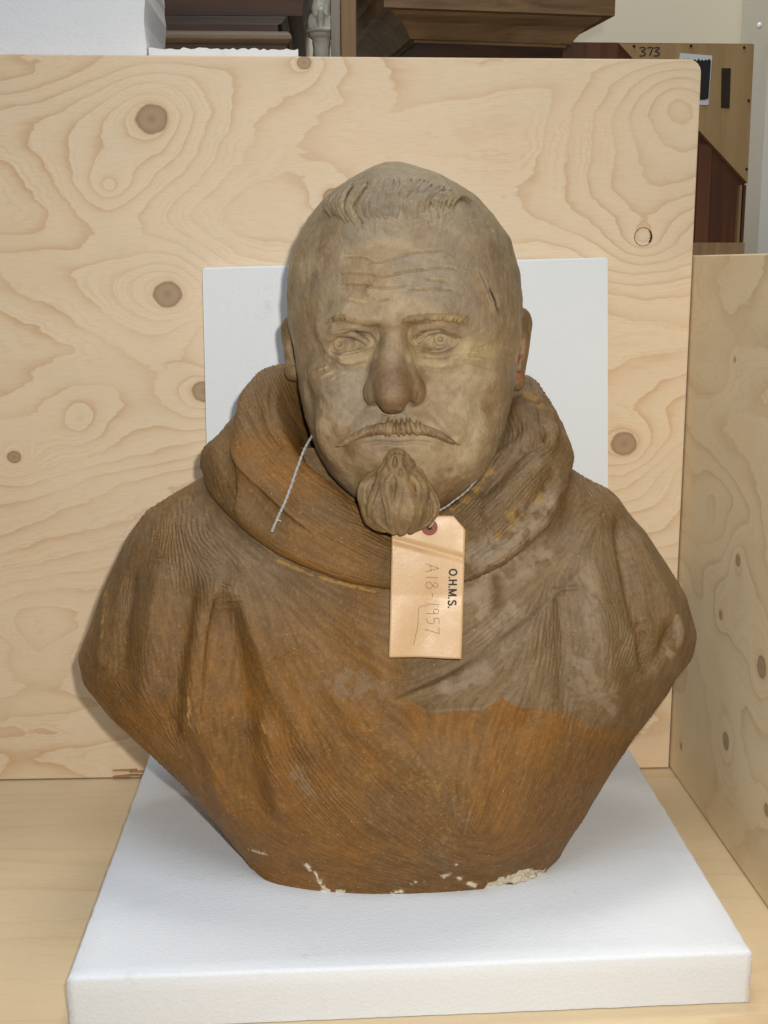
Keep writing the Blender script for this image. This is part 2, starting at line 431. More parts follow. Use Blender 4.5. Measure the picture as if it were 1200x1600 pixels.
def surface_net(fn, lo, hi, h, name=''):
    lo = np.asarray(lo, float); cs = 4
    n = np.ceil((np.asarray(hi)-lo)/(h*cs)).astype(int)
    ax = [lo[k]+np.arange(n[k]+1)*h*cs for k in range(3)]
    G = np.stack(np.meshgrid(*ax, indexing='ij'), -1).reshape(-1, 3)
    C = np.concatenate([fn(G[i:i+200000]) for i in range(0, len(G), 200000)]).reshape(n+1)
    S = C < 0
    act = np.zeros(n, bool); al = np.ones(n, bool)
    for dx in (0, 1):
        for dy in (0, 1):
            for dz in (0, 1):
                s = S[dx:dx+n[0], dy:dy+n[1], dz:dz+n[2]]; act |= s; al &= s
    act &= ~al
    pad = np.pad(act, 1); big = np.zeros_like(act)
    for dx in range(3):
        for dy in range(3):
            for dz in range(3): big |= pad[dx:dx+n[0], dy:dy+n[1], dz:dz+n[2]]
    N = n*cs+1
    F = np.repeat(np.repeat(np.repeat(C[:-1, :-1, :-1], cs, 0), cs, 1), cs, 2).astype(np.float32)
    F = np.pad(F, ((0, 1),)*3, mode='edge')
    need = np.pad(np.repeat(np.repeat(np.repeat(big, cs, 0), cs, 1), cs, 2), ((0, 1),)*3, mode='edge')
    idx = np.argwhere(need); Pn = lo+idx*h
    vals = np.concatenate([fn(Pn[i:i+200000]) for i in range(0, len(Pn), 200000)])
    F[idx[:, 0], idx[:, 1], idx[:, 2]] = vals
    S = F < 0; m = N-1
    any_ = np.zeros(m, bool); all_ = np.ones(m, bool)
    corners = [(a, b, c) for a in (0, 1) for b in (0, 1) for c in (0, 1)]
    for (a, b, c) in corners:
        s = S[a:a+m[0], b:b+m[1], c:c+m[2]]; any_ |= s; all_ &= s
    cell = any_ & ~all_ & need[:-1, :-1, :-1]
    ci = np.argwhere(cell); vid = np.full(m, -1, np.int64); vid[cell] = np.arange(len(ci))
    acc = np.zeros((len(ci), 3)); cnt = np.zeros(len(ci))
    val = {c: F[ci[:, 0]+c[0], ci[:, 1]+c[1], ci[:, 2]+c[2]].astype(float) for c in corners}
    for a in corners:
        for k in range(3):
            if a[k] == 0:
                b = list(a); b[k] = 1; b = tuple(b)
                fa, fb = val[a], val[b]; cr = (fa < 0) != (fb < 0)
                t = np.where(cr, fa/(fa-fb+1e-20), 0)
                p = np.tile(np.array(a, float), (len(ci), 1)); p[:, k] += t
                acc[cr] += p[cr]; cnt[cr] += 1
    V = lo+(ci+acc/cnt[:, None])*h
    Q = []
    for k in range(3):
        u, v = (k+1) % 3, (k+2) % 3
        sl0 = [slice(None)]*3; sl1 = [slice(None)]*3; sl0[k] = slice(0, -1); sl1[k] = slice(1, None)
        A, B = S[tuple(sl0)], S[tuple(sl1)]
        e = np.argwhere(A != B)
        e = e[(e[:, u] > 0) & (e[:, v] > 0) & (e[:, u] < m[u]) & (e[:, v] < m[v])]
        sg = A[e[:, 0], e[:, 1], e[:, 2]]
        def cellid(du, dv):
            c = e.copy(); c[:, u] -= du; c[:, v] -= dv; return vid[c[:, 0], c[:, 1], c[:, 2]]
        q = np.stack([cellid(1, 1), cellid(0, 1), cellid(0, 0), cellid(1, 0)], 1)
        q[~sg] = q[~sg][:, ::-1]
        Q.append(q[(q >= 0).all(1)])
    return V, np.concatenate(Q)
def relax(V, Q, it=1, lam=0.5):
    for _ in range(it):
        acc = np.zeros_like(V); cnt = np.zeros(len(V))
        for k in range(4):
            for o in (1, 3):
                i, j = Q[:, k], Q[:, (k+o) % 4]
                for ax in range(3): acc[:, ax] += np.bincount(i, V[j, ax], len(V))
                cnt += np.bincount(i, minlength=len(V))
        V = V+lam*(acc/cnt[:, None]-V)
    return V

class Clay:
    """a meshed part that can be worked with tool strokes measured on the photograph"""
    def __init__(s, V, Q):
        s.V, s.Q = V.copy(), Q; s.refresh()
    def refresh(s):
        s.N = vnormals(s.V, s.Q); s.px, s.w = proj(s.V)
        s.front = ((s.V-CAM)*s.N).sum(1) < 0
        s.fi = np.flatnonzero(s.front)
        if len(s.fi) > 90000: s.fi = s.fi[::max(1, len(s.fi)//90000)]
    def lift(s, pts, n=None, rad=5.0):
        pts = np.asarray(pts, float)
        L = np.linalg.norm(np.diff(pts, axis=0), axis=1).sum()
        n = n or max(3, int(L/4)+2)
        path = smooth_path(pts, n) if len(pts) > 2 else pts[0]+(pts[-1]-pts[0])*np.linspace(0, 1, n)[:, None]
        pf = s.px[s.fi]; wf = s.w[s.fi]; out = []
        lo, hi = path.min(0)-14, path.max(0)+14
        m = np.all((pf > lo) & (pf < hi), axis=1)
        idx = s.fi[m]; pf = pf[m]; wf = wf[m]
        if len(idx) == 0: return None
        for q in path:
            d = np.hypot(pf[:, 0]-q[0], pf[:, 1]-q[1])
            near = d < max(rad, d.min()+1.0)
            c = np.where(near, wf*3000+d, 1e9).argmin()
            dep = wf[c]; r = ray(*q); out.append(CAM+r*(dep/(r@fwd)))
        return np.array(out)
    def near(s, L, reach):
        lo, hi = L.min(0)-reach, L.max(0)+reach
        m = np.flatnonzero(np.all((s.V > lo) & (s.V < hi), axis=1) & s.front)
        if len(m) == 0: return m, None, None, None
        o = L.mean(0); v = s.V[m]-o; Lc = L-o; vv = (v*v).sum(1)
        best = np.full(len(m), 9.0); t = np.zeros(len(m)); seg = np.zeros(len(m), int)
        n = len(L)
        for i in range(n-1):
            a, ab = Lc[i], Lc[i+1]-Lc[i]; l2 = ab@ab+1e-14
            k = v@ab-a@ab; u = np.clip(k/l2, 0, 1)
            d2 = vv-2*(v@a)+a@a+u*(u*l2-2*k); b = d2 < best
            best[b] = d2[b]; t[b] = (i+u[b])/(n-1); seg[b] = i
        ab = (Lc[1:]-Lc[:-1])[seg]; r = v-Lc[seg]; nn = s.N[m]
        sd = np.sign((nn[:, 1]*ab[:, 2]-nn[:, 2]*ab[:, 1])*r[:, 0]+(nn[:, 2]*ab[:, 0]-nn[:, 0]*ab[:, 2])*r[:, 1]+(nn[:, 0]*ab[:, 1]-nn[:, 1]*ab[:, 0])*r[:, 2])
        best = np.sqrt(np.maximum(best, 0))
        return m, best, t, sd
    def field(s, pts, w, taper=0.15, n=None):
        """gaussian weight of a stroke -> (indices, weight, signed side, t)"""
        L = s.lift(pts, n)
        if L is None: return np.array([], int), None, None, None
        m, d, t, sd = s.near(L, w*3)
        if len(m) == 0: return m, None, None, None
        g = np.exp(-(d/w)**2)
        if np.linalg.norm(np.diff(L, axis=0), axis=1).sum() < 9*w: taper = 0
        if taper: g = g*sstep(0, taper, t)*sstep(0, taper, 1-t)
        return m, g, d*sd, t
    def stroke(s, pts, w, amp, taper=0.15, lip=0.0):
        """w, amp in millimetres; amp<0 cuts a groove, >0 raises a ridge; lip raises the rims of a groove"""
        m, g, d, t = s.field(pts, w/1000, taper)
        if len(m) == 0: return
        a = g*amp/1000
        if lip: 
            dd = np.abs(d)/(w/1000); a = a+lip/1000*np.exp(-((dd-1.5)/.6)**2)*sstep(0, .15, t)*sstep(0, .15, 1-t)
        s.V[m] += s.N[m]*a[:, None]
    def step(s, pts, w, amp, fall, taper=0.12):
        """raise one side (left of the stroke direction for amp>0) in a sharp step that fades over fall mm"""
        L = s.lift(pts)
        if L is None: return
        m, d, t, sd = s.near(L, fall/1000*2.2)
        if len(m) == 0: return
        sgn = d*sd
        a = amp/1000*sstep(-w/1000, w/1000, sgn)*np.exp(-(np.maximum(sgn, 0)/(fall/1000))**2)*sstep(0, taper, t)*sstep(0, taper, 1-t)
        s.V[m] += s.N[m]*a[:, None]

def periodic_cr(C, n):
    """closed Catmull-Rom through control rows C (k, m, 3) -> (n, m, 3)"""
    k = len(C); out = []
    for s in np.arange(n)*k/n:
        i = int(s); t = s-i
        a, b, c, d = C[(i-1) % k], C[i % k], C[(i+1) % k], C[(i+2) % k]
        out.append(0.5*((2*b)+(-a+c)*t+(2*a-5*b+4*c-d)*t*t+(-a+3*b-3*c+d)*t**3))
    return np.array(out)
def gsm(a, s):
    r = int(s*3)+1; k = np.exp(-0.5*(np.arange(-r, r+1)/s)**2); k /= k.sum()
    return np.convolve(np.pad(a, r, mode='edge'), k, 'valid')
def lic(V2, D, shape, wrap, steps, noise, step=0.8):
    """smear noise along a direction field D (rows, cols) on a grid -> combed streaks"""
    R, Cn = shape
    acc = noise.copy(); tot = 1.0
    gi, gj = np.meshgrid(np.arange(R, dtype=np.float32), np.arange(Cn, dtype=np.float32), indexing='ij')
    for sg in (1, -1):
        a, b = gi.copy(), gj.copy(); pd = None
        for k in range(steps):
            ia = np.clip(np.rint(a).astype(int), 0, R-1); jb = np.rint(b).astype(int)
            jb = jb % Cn if wrap else np.clip(jb, 0, Cn-1)
            d = D[ia, jb]
            if pd is None: pd = d*sg
            f = np.sign((d*pd).sum(-1)); f[f == 0] = 1; d = d*f[..., None]; pd = d
            a = a+d[..., 0]*step; b = b+d[..., 1]*step
            ia = np.clip(np.rint(a).astype(int), 0, R-1); jb = np.rint(b).astype(int)
            jb = jb % Cn if wrap else np.clip(jb, 0, Cn-1)
            w = 1-k/steps; acc += w*noise[ia, jb]; tot += w
    return acc/tot
def band_noise(R, Cn):
    n = RNG.standard_normal((R, Cn)).astype(np.float32); F = np.fft.rfft2(n)
    fy = np.fft.fftfreq(R)[:, None]; fx = np.fft.rfftfreq(Cn)[None]; f = np.hypot(fy, fx)
    return np.fft.irfft2(F*np.exp(-((f-.21)/.05)**2), s=(R, Cn)).astype(np.float32)
def guide_field(clay, shape, guides, wrap, power=3.0, sub=4):
    """direction field over the grid from strokes measured on the photograph"""
    R, Cn = shape
    px = clay.px.reshape(R, Cn, 2)
    ps = px[::sub, ::sub]
    num = np.zeros(ps.shape[:2]+(2,)); den = np.zeros(ps.shape[:2])
    for g in guides:
        g = smooth_path(np.array(g, float), 10) if len(g) > 2 else np.array(g[0])+(np.array(g[1])-np.array(g[0]))*np.linspace(0, 1, 8)[:, None]
        for i in range(len(g)-1):
            mpt = (g[i]+g[i+1])/2; dv = g[i+1]-g[i]; an = 2*math.atan2(dv[1], dv[0])
            r2 = ((ps-mpt)**2).sum(-1)+36.0; w = r2**(-power/2*1.0)
            num[..., 0] += w*math.cos(an); num[..., 1] += w*math.sin(an); den += w
    ang = 0.5*np.arctan2(num[..., 1], num[..., 0])
    c2, s2 = np.cos(2*ang), np.sin(2*ang)
    c2 = np.repeat(np.repeat(c2, sub, 0), sub, 1)[:R, :Cn]; s2 = np.repeat(np.repeat(s2, sub, 0), sub, 1)[:R, :Cn]
    ang = 0.5*np.arctan2(s2, c2); d = np.stack([np.cos(ang), np.sin(ang)], -1)       # pixel-space direction
    # convert to grid space with the local jacobian
    dr = np.gradient(px, axis=0); dc = np.gradient(px, axis=1)
    det = dr[..., 0]*dc[..., 1]-dr[..., 1]*dc[..., 0]; det = np.where(np.abs(det) < 1e-3, 1e-3, det)
    a = (d[..., 0]*dc[..., 1]-d[..., 1]*dc[..., 0])/det; b = (dr[..., 0]*d[..., 1]-dr[..., 1]*d[..., 0])/det
    D = np.stack([a, b], -1); D /= np.linalg.norm(D, axis=-1)[..., None]+1e-9
    return D.astype(np.float32)

# ---- paint: old brown paint over plaster, kept as real colour on the clay
def lin(r, g, b):
    f = lambda c: (c/255/12.92) if c/255 <= .04045 else ((c/255+.055)/1.055)**2.4
    return np.array([f(r), f(g), f(b)])
def blend(a, b, f): return a*(1-f[:, None])+b*f[:, None]
def bust_material(name, fine=1.0, rough=(0.40, 0.62), speck=1.14):
    t = NT(name); c = t.coord(); a = t.attr('paint')
    n1 = t.noise(c, 60, 5, 0.65); n2 = t.noise(c, 260, 5, 0.7, 0.4); n3 = t.noise(c, 900, 3, 0.65)
    scr = t.noise(t.mapping(c, (1, .6, .35), (3, 1, 2), (0, .5, 0)), 620, 3, 0.7, 1.2)
    col = t.mix(t.smooth(n1, 0.38, 0.66, 0.0, 0.40), a, t.mix(0.55, a, (0.115, 0.068, 0.026)))
    col = t.mix(t.smooth(n2, 0.50, 0.68, 0.0, 0.42), col, t.mix(0.5, a, (0.34, 0.26, 0.16)))
    col = t.mix(t.smooth(n2, 0.30, 0.45, 0.48, 0.0), col, t.mix(0.6, a, (0.06, 0.036, 0.016)))
    col = t.mix(t.smooth(scr, 0.60, 0.72, 0.0, 0.45), col, t.mix(0.5, a, (0.42, 0.33, 0.21)))
    vor = t.n('ShaderNodeTexVoronoi'); t.put(vor.inputs['Vector'], c); vor.inputs['Scale'].default_value = 190
    vor.inputs['Randomness'].default_value = 1.0
    sc_ = t.n('ShaderNodeSeparateColor'); t.put(sc_.inputs[0], vor.outputs['Color'])
    sel = t.math('GREATER_THAN', t.math('ADD', sc_.outputs[0], t.math('MULTIPLY', t.noise(c, 30, 2), 0.5)), speck)
    sp = t.math('MULTIPLY', t.smooth(vor.outputs['Distance'], 0.05, 0.12, 0.7, 0.0), sel)
    col = t.mix(sp, col, (0.50, 0.42, 0.30))
    gl = t.ramp(n1, [(0.3, rough[0]), (0.7, rough[1])])
    h = t.math('ADD', t.math('MULTIPLY', n2, 0.8), t.math('ADD', t.math('MULTIPLY', n3, 0.3), t.math('MULTIPLY', scr, 0.45)))
    return t.out(col, gl, t.bump(h, 0.8*fine, 0.0016), 0.42)
M_clay = bust_material('painted_plaster', 1.0, (0.40, 0.62), 1.03)
M_head = bust_material('painted_plaster_head', 0.8, (0.32, 0.52))
ORANGE, BROWN, GREYB, TAN, OCHRE, DUST, PLASTER = lin(130,86,25), lin(108,79,40), lin(124,103,75), lin(152,128,97), lin(162,124,58), lin(146,127,104), lin(226,214,190)

bust = empty('plaster_bust', tuple(onZ(620, 1380, FT)), 'brown painted plaster bust of a bearded man in a hooded robe', 'bust')

# ---- robe (chest and shoulders)
rows = [ # py, px left, px right, Y of the outline
 (690,440,815,1.03),(715,385,865,1.03),(742,322,905,1.03),(768,272,943,1.03),(795,229,973,1.03),(830,201,1005,1.03),(875,180,1033,1.03),
 (930,157,1066,1.03),(985,136,1081,1.03),(1013,125,1075,1.03),(1043,131,1050,1.028),(1064,149,1040,1.025),(1088,168,1022,1.02),
 (1130,214,989,1.012),(1180,268,957,1.0),(1205,290,942,.994),(1270,340,908,.975),(1330,384,874,.952),(1350,399,861,.938),(1360,408,852,.9315)]
Lz = np.array([P(r[1], r[0], r[3]) for r in rows]); Rz = np.array([P(r[2], r[0], r[3]) for r in rows])
zk = (Lz[:, 2]+Rz[:, 2])/2
zk[-1] = FT-.002
order = np.argsort(zk); zs = zk[order]
NR, NCF, NCB = 620, 860, 120
zz = np.linspace(FT-.002, zs[-1], NR)
# finer rows where the shoulder is flat
xl = gsm(np.interp(zz, zs, Lz[order, 0]), 2.2); xr = gsm(np.interp(zz, zs, Rz[order, 0]), 2.2)
yc = gsm(np.interp(zz, zs, np.array([r[3] for r in rows])[order]), 8)
fr = [(640,1.0),(700,.985),(740,.972),(800,.945),(860,.922),(925,.910),(1000,.898),(1100,.888),(1200,.882),(1290,.880),(1345,.884),(1396,.894)]
fz = np.array([P(620, a, b)[2] for a, b in fr]); fy = np.array([b for a, b in fr]); o_ = np.argsort(fz)
yf = gsm(np.interp(zz, fz[o_], fy[o_]), 10); yf[:3] = .894
yf = np.minimum(yf, yc-.03)
yb = yc+np.interp(zz, [FT, .12, .25, .42], [.085, .10, .115, .07])
th = np.concatenate([np.linspace(0, math.pi, NCF, endpoint=False), np.linspace(math.pi, 2*math.pi, NCB, endpoint=False)])
NC = len(th); ce, se = np.cos(th), np.sin(th)
ex = 2/2.15
cu = np.sign(ce)*np.abs(ce)**ex; su = np.sign(se)*np.abs(se)**ex
cxm = (xl+xr)/2; hw = (xr-xl)/2
X = cxm[:, None]-hw[:, None]*cu[None]          # theta 0 = viewer's left, pi = right
Yg = np.where(su[None] > 0, yc[:, None]-(yc-yf)[:, None]*su[None], yc[:, None]-(yb-yc)[:, None]*su[None])
Zg = np.repeat(zz[:, None], NC, 1)
RV = np.stack([X, Yg, Zg], -1)
def grid_quads(R, C, wrap=True):
    i, j = np.meshgrid(np.arange(R-1), np.arange(C if wrap else C-1), indexing='ij')
    j2 = (j+1) % C
    return np.stack([i*C+j, i*C+j2, (i+1)*C+j2, (i+1)*C+j], -1).reshape(-1, 4)
RQ = grid_quads(NR, NC)
robe = Clay(RV.reshape(-1, 3), RQ)
# check orientation
if ((robe.V-robe.V.mean(0))*robe.N).sum(1).mean() < 0:
    RQ = RQ[:, ::-1]; robe = Clay(RV.reshape(-1, 3), RQ)
S = robe.stroke
# broad hanging folds, viewer's left
S([(352,885),(322,960),(305,1060),(296,1190)], 13, 7.5)
S([(300,900),(285,1000),(275,1090),(262,1160)], 11, -6)
S([(262,860),(240,960),(232,1050),(225,1120)], 13, 6)
S([(205,880),(190,980),(185,1060)], 9, -4.5)
S([(165,905),(158,990),(155,1050)], 7, 4)
S([(352,885),(385,960),(425,1050),(470,1130),(520,1210)], 12, 7.5, .15)
S([(352,925),(360,1000),(372,1090),(382,1200),(400,1300)], 15, -9, .15)
S([(402,1120),(424,1200),(445,1290)], 9, 5)
S([(440,1010),(480,1085),(560,1190),(640,1280)], 15, -5)
S([(430,920),(500,1000),(560,1060),(610,1090)], 16, -4)
S([(318,1120),(335,1200),(360,1290)], 9, 5)
robe.refresh()
robe.step([(398,1105),(404,1124),(416,1152),(424,1180),(430,1210)], 1.2, 2.4, 12, .4)
robe.step([(352,870),(345,900),(334,950),(325,1000),(318,1080),(312,1150)], 2.5, -3.0, 16, .35)
# middle: cape edge running up to the right
robe.step([(606,1094),(660,1074),(730,1040),(800,985),(860,935),(915,880)], 2.2, -5.0, 26, .08)
S([(600,1100),(690,1085),(780,1035),(860,970)], 12, 4)
S([(560,960),(600,1030),(612,1090)], 14, 5)
# viewer's right shoulder
S([(880,905),(886,1000),(888,1120)], 9, -8)
S([(925,900),(938,1000),(955,1100)], 15, 8)
S([(905,850),(960,770)], 16, 4)
S([(968,800),(985,900),(1004,985),(1018,1060)], 8, -8, .1)
S([(1005,850),(1040,930),(1062,985)], 12, 5)
S([(1048,985),(1035,1020),(1020,1040)], 6, -4)
S([(820,960),(830,1040),(800,1100)], 14, 4)
S([(745,1080),(760,1130),(750,1250),(720,1340)], 16, 3.5)
S([(660,1110),(655,1200),(640,1330)], 16, -3)
S([(850,1120),(830,1220),(790,1330)], 18, 3)
robe.refresh()
# thin paint layer edge where the later brown coat stops (viewer's right)
COAT = [(606,1094),(640,1100),(668,1112),(700,1110),(738,1108),(756,1106),(770,1098),(784,1090),(796,1104),(815,1114),(850,1110),(884,1112),(905,1122),(930,1134),(955,1138),(986,1140)]
robe.step(COAT, .7, -.7, 5, .02)
# grooves: combed strokes
guides = [[(250,800),(240,870),(225,960)],[(300,800),(310,850),(350,890)],[(200,860),(178,960)],[(150,980),(152,1050)],[(190,920),(180,1060)],[(165,1075),(220,1130),(280,1185)],
 [(230,900),(250,1000),(262,1100),(285,1180)],[(290,900),(298,1000),(300,1120)],[(330,820),(385,870),(430,900)],[(345,900),(330,1000),(315,1100)],[(365,900),(400,980),(440,1080)],
 [(300,1190),(340,1260),(390,1330)],[(340,1060),(350,1160),(370,1260)],[(395,1000),(440,1100),(480,1180)],[(430,930),(520,1000),(590,1060)],[(470,900),(560,950),(600,960)],
 [(420,1140),(470,1230),(540,1310)],[(500,1100),(560,1180),(640,1260)],[(560,1110),(640,1190),(700,1270)],[(450,1290),(540,1345),(640,1370)],[(400,1330),(480,1365),(600,1385)],
 [(600,1290),(680,1340),(760,1365)],[(700,1370),(780,1360),(840,1330)],[(640,1040),(720,1000),(800,940)],[(640,980),(730,960),(790,920)],[(730,930),(790,905),(850,870)],
 [(620,1070),(700,1040),(790,970)],[(700,1080),(760,1050),(830,970)],[(800,1090),(815,1040),(825,980)],[(760,1100),(790,1060),(820,1000)],[(860,930),(858,1020),(850,1100)],
 [(880,950),(884,1040),(886,1110)],[(900,920),(940,1000),(930,1080)],[(910,1120),(950,1070),(975,1000)],[(960,800),(990,900),(1010,1000)],[(1010,850),(1040,920),(1062,980)],[(1000,1060),(1030,1010),(1060,960)],
 [(880,1130),(850,1220),(810,1310)],[(930,1150),(890,1240),(850,1320)],[(820,1120),(795,1210),(760,1300)],[(760,1130),(740,1210),(715,1290)],[(690,1120),(690,1200),(690,1260)],[(930,760),(960,800),(985,850)],[(880,860),(905,820),(940,790)]]
Dg = guide_field(robe, (NR, NC), guides, True)
st = lic(None, Dg, (NR, NC), True, 18, band_noise(NR, NC)); st = np.tanh(1.6*st/st.std())
st2 = lic(None, Dg, (NR, NC), True, 24, np.repeat(np.repeat(RNG.standard_normal(((NR+2)//3, (NC+2)//3)).astype(np.float32), 3, 0), 3, 1)[:NR, :NC]); st2 = st2/st2.std()
V0 = robe.V
amt = (0.08+0.92*sstep(-.30, .30, fbm(V0, 18, 3, 2)*1.6))*(.45+.55*sstep(-.25, .25, fbm(V0, 8, 2, 14)*1.6))
smoothzone = np.ones(len(V0))
for pts, w in [([(430,905),(560,960),(620,990)], 22), ([(900,880),(915,960)], 22), ([(800,880),(870,840)], 30), ([(540,1030),(590,1080)], 18), ([(420,960),(500,1040)], 16), ([(343,872),(352,886),(362,900)], 9), ([(868,905),(884,906)], 10)]:
    m, g, d, t = robe.field(pts, w/1000, 0.0)
    if len(m): smoothzone[m] *= 1-.85*g
comb = (st.ravel()+.25*np.clip(st2.ravel(), -2, 2))*amt*smoothzone
robe.V = V0+robe.N*(comb*0.00042)[:, None]
robe.V += robe.N*(fbm(V0, 28, 4, 5)*0.0012)[:, None]
# bottom: keep the foot flat on the foam
zz_ = robe.V[:, 2]; robe.V[:, 2] = np.maximum(zz_, FT-.001)
m, g, d, t = robe.field([(772,1391),(790,1384),(812,1375),(838,1372)], .0085, 0.0)
robe.V[m] -= robe.N[m]*(sstep(.25, .6, g+fbm(robe.V[m], 220, 3, 3)*.5)*(.0022+.0016*fbm(robe.V[m], 420, 3, 4)))[:, None]
robe.refresh()
# paint of the robe
pxr, _ = robe.px, 0
x_, y_ = robe.px[:, 0], robe.px[:, 1]
n_a, n_b = fbm(V0, 11, 4, 1), fbm(V0, 30, 4, 3)
coat_y = np.interp(x_, [c[0] for c in COAT], [c[1] for c in COAT])
below = sstep(-1.5, 1.5, (y_-coat_y)+n_b*12)
leftside = sstep(620, 560, x_+n_a*50)
lowmix = np.maximum(below*sstep(596, 640, x_+n_b*24), sstep(680, 580, x_+n_b*30)*sstep(930, 1120, y_+n_a*110+np.clip(x_-430, 0, 400)*.12))
top_left = blend(np.tile(BROWN*.55+ORANGE*.45, (len(V0), 1)), GREYB*.9, np.clip(.26+n_a*1.0, 0, .8))
col = blend(np.tile(GREYB, (len(V0), 1)), BROWN, np.clip(.38+n_a*1.3, 0, .9))
col = blend(col, top_left, leftside)
col = blend(col, ORANGE, np.clip(lowmix*(.88+n_b*.3), 0, 1))
col = blend(col, BROWN*.8, np.clip(lowmix*(n_a*1.4-.05), 0, .55))
col = blend(col, GREYB, np.clip((fbm(V0, 20, 4, 9)-.18)*2.2, 0, .5)*(1-.4*lowmix))
brush = np.roll(np.clip(st2, -2, 2), (5, 9), (0, 1)).ravel()          # streaks of the paint brush
col *= (1+brush*.11)[:, None]
def dab(clay, col, pts, w, color, a, taper=0.12, brk=0.0, seed=1, sc=160):
    m, g, d, t = clay.field(pts, w/1000, taper)
    if len(m) == 0: return
    if brk:
        nz = fbm(clay.V[m], sc, 3, seed); g = np.clip(g*1.6, 0, 1)*sstep(brk-.12, brk+.20, nz+.5+(g-.6)*.25)
    g = np.clip(g*a, 0, 1)[:, None]; col[m] = col[m]*(1-g)+np.asarray(color)*g
# pale rubbed and chalky patches
dab(robe, col, [(735,925),(790,895),(850,870)], 9, DUST*1.15, .9, .1, .38, 2, 90)
dab(robe, col, [(760,880),(750,960)], 7, DUST*1.2, .9, .1, .45, 4, 120)
dab(robe, col, [(800,950),(770,985)], 7, DUST*1.1, .7, .1, .4, 4, 120)
dab(robe, col, [(775,905),(778,945)], 5.5, BROWN*.75, .9, .2)
dab(robe, col, [(700,1070),(760,1050),(790,1020)], 8, DUST, .7, .1, .48, 6, 140)
dab(robe, col, [(905,1040),(930,1080),(960,1110)], 10, DUST, .6, .1, .46, 7, 160)
dab(robe, col, [(1058,955),(1064,995),(1040,1030)], 5, DUST*1.2, .8, .1, .45, 8, 160)
dab(robe, col, [(925,900),(930,1000)], 7, DUST, .45, .1, .44, 9, 120)
dab(robe, col, [(455,1205),(485,1235)], 6, DUST, .4, .2, .5, 9, 200)
dab(robe, col, [(520,1060),(590,1080)], 14, DUST*.9, .35, .1, .50, 9, 150)
# ochre scratches
for pts in ([(164,905),(160,960),(158,1000)], [(287,1135),(285,1165),(280,1188)], [(296,1080),(292,1140)], [(405,1124),(414,1150)], [(420,870),(500,902),(600,928)]):
    dab(robe, col, pts, 1.1, OCHRE*1.35, .75, .1, .42, 3, 200)
# bare plaster specks along the foot
for pts in ([(385,1330),(400,1333),(418,1335)], [(478,1352),(486,1362)], [(492,1366),(505,1386)], [(640,1382),(668,1374)], [(690,1372),(702,1368)], [(716,1372),(745,1386)], [(612,1397),(626,1394)], [(714,1354),(722,1357)], [(500,1390),(540,1394)]):
    dab(robe, col, pts, 1.7, PLASTER, 1.0, .05, .40, 5, 260)
m, g, d, t = robe.field([(772,1391),(790,1384),(812,1375),(838,1372)], .0085, 0.0)
gg = sstep(.28, .5, g+fbm(robe.V[m], 220, 3, 3)*.5); col[m] = blend(col[m], PLASTER*.85, gg)
dab(robe, col, [(600,1190),(680,1225),(700,1290)], 22, OCHRE*1.3, .28, .1, .82, 5, 520)
robe_o = np_mesh('robe', robe.V, RQ, M_clay, None, True, {'paint': np.clip(col, .004, .9)})
# floor of the robe: close the foot and the neck opening
adopt(bust, robe_o)

# chipped plaster at the foot
def chip_sdf():
    cpts = robe.lift([(775,1389),(790,1383),(812,1375),(834,1373)], 4)+np.array([0, .0042, 0])
    rad = [.0030, .0050, .0058, .0035]
    lo = np.array(cpts).min(0)-.012; hi = np.array(cpts).max(0)+.012
    def fn(p): return d_chain(p, cpts, rad)+fbm(p, 260, 3, 2)*.0032+fbm(p, 700, 2, 4)*.0012
    return surface_net(fn, lo, hi, .0007)
cV, cQ = chip_sdf(); cV[:, 2] = np.maximum(cV[:, 2], FT+.0006)
cc = np.tile(PLASTER*.92, (len(cV), 1)); cc = blend(cc, OCHRE, np.clip(fbm(cV, 300, 3, 8)*1.4-.1, 0, .6))
chip = np_mesh('bare_plaster_chip', cV, cQ, plain('x', (1,1,1)) if False else bust_material('bare_plaster', 1.0, (.7, .9)), None, True, {'paint': cc})
chip.parent = robe_o
chip['label'] = 'white bare plaster where the foot of the robe is chipped'

# ---- cowl (hood lying round the neck)
cols = [ # rim, upper, middle, hem as (px, py, Y), going from the back round the viewer's left to the front and the right
 [(620,575,1.095),(620,568,1.12),(620,620,1.145),(620,700,1.15)],
 [(462,574,1.065),(440,570,1.085),(405,640,1.11),(385,715,1.11)],
 [(420,600,1.025),(390,597,1.045),(336,686,1.045),(321,733,1.042),(369,650,1.040)],
 [(424,650,.985),(371,638,1.0),(321,706,1.004),(320,750,1.005),(366,674,.998)],
 [(452,705,.955),(400,712,.957),(352,762,.964),(343,794,.966),(378,742,.957)],
 [(503,752,.938),(462,774,.930),(445,822,.922),(428,862,.926)],
 [(560,794,.932),(540,826,.916),(530,868,.909),(520,901,.912)],
 [(622,817,.936),(620,850,.915),(620,890,.907),(622,928,.909)],
 [(690,800,.936),(705,830,.918),(720,866,.909),(735,908,.909)],
 [(738,768,.945),(768,790,.931),(790,830,.921),(812,866,.921)],
 [(772,715,.962),(815,722,.951),(845,758,.946),(870,800,.948)],
 [(797,660,.99),(843,648,.99),(868,690,.99),(889,738,.998)],
 [(808,612,1.03),(840,601,1.04),(864,640,1.04),(886,708,1.045)],
 [(785,588,1.07),(800,584,1.09),(830,640,1.11),(850,700,1.11)]]
AX = P(625, 700, 1.01)
CP = []
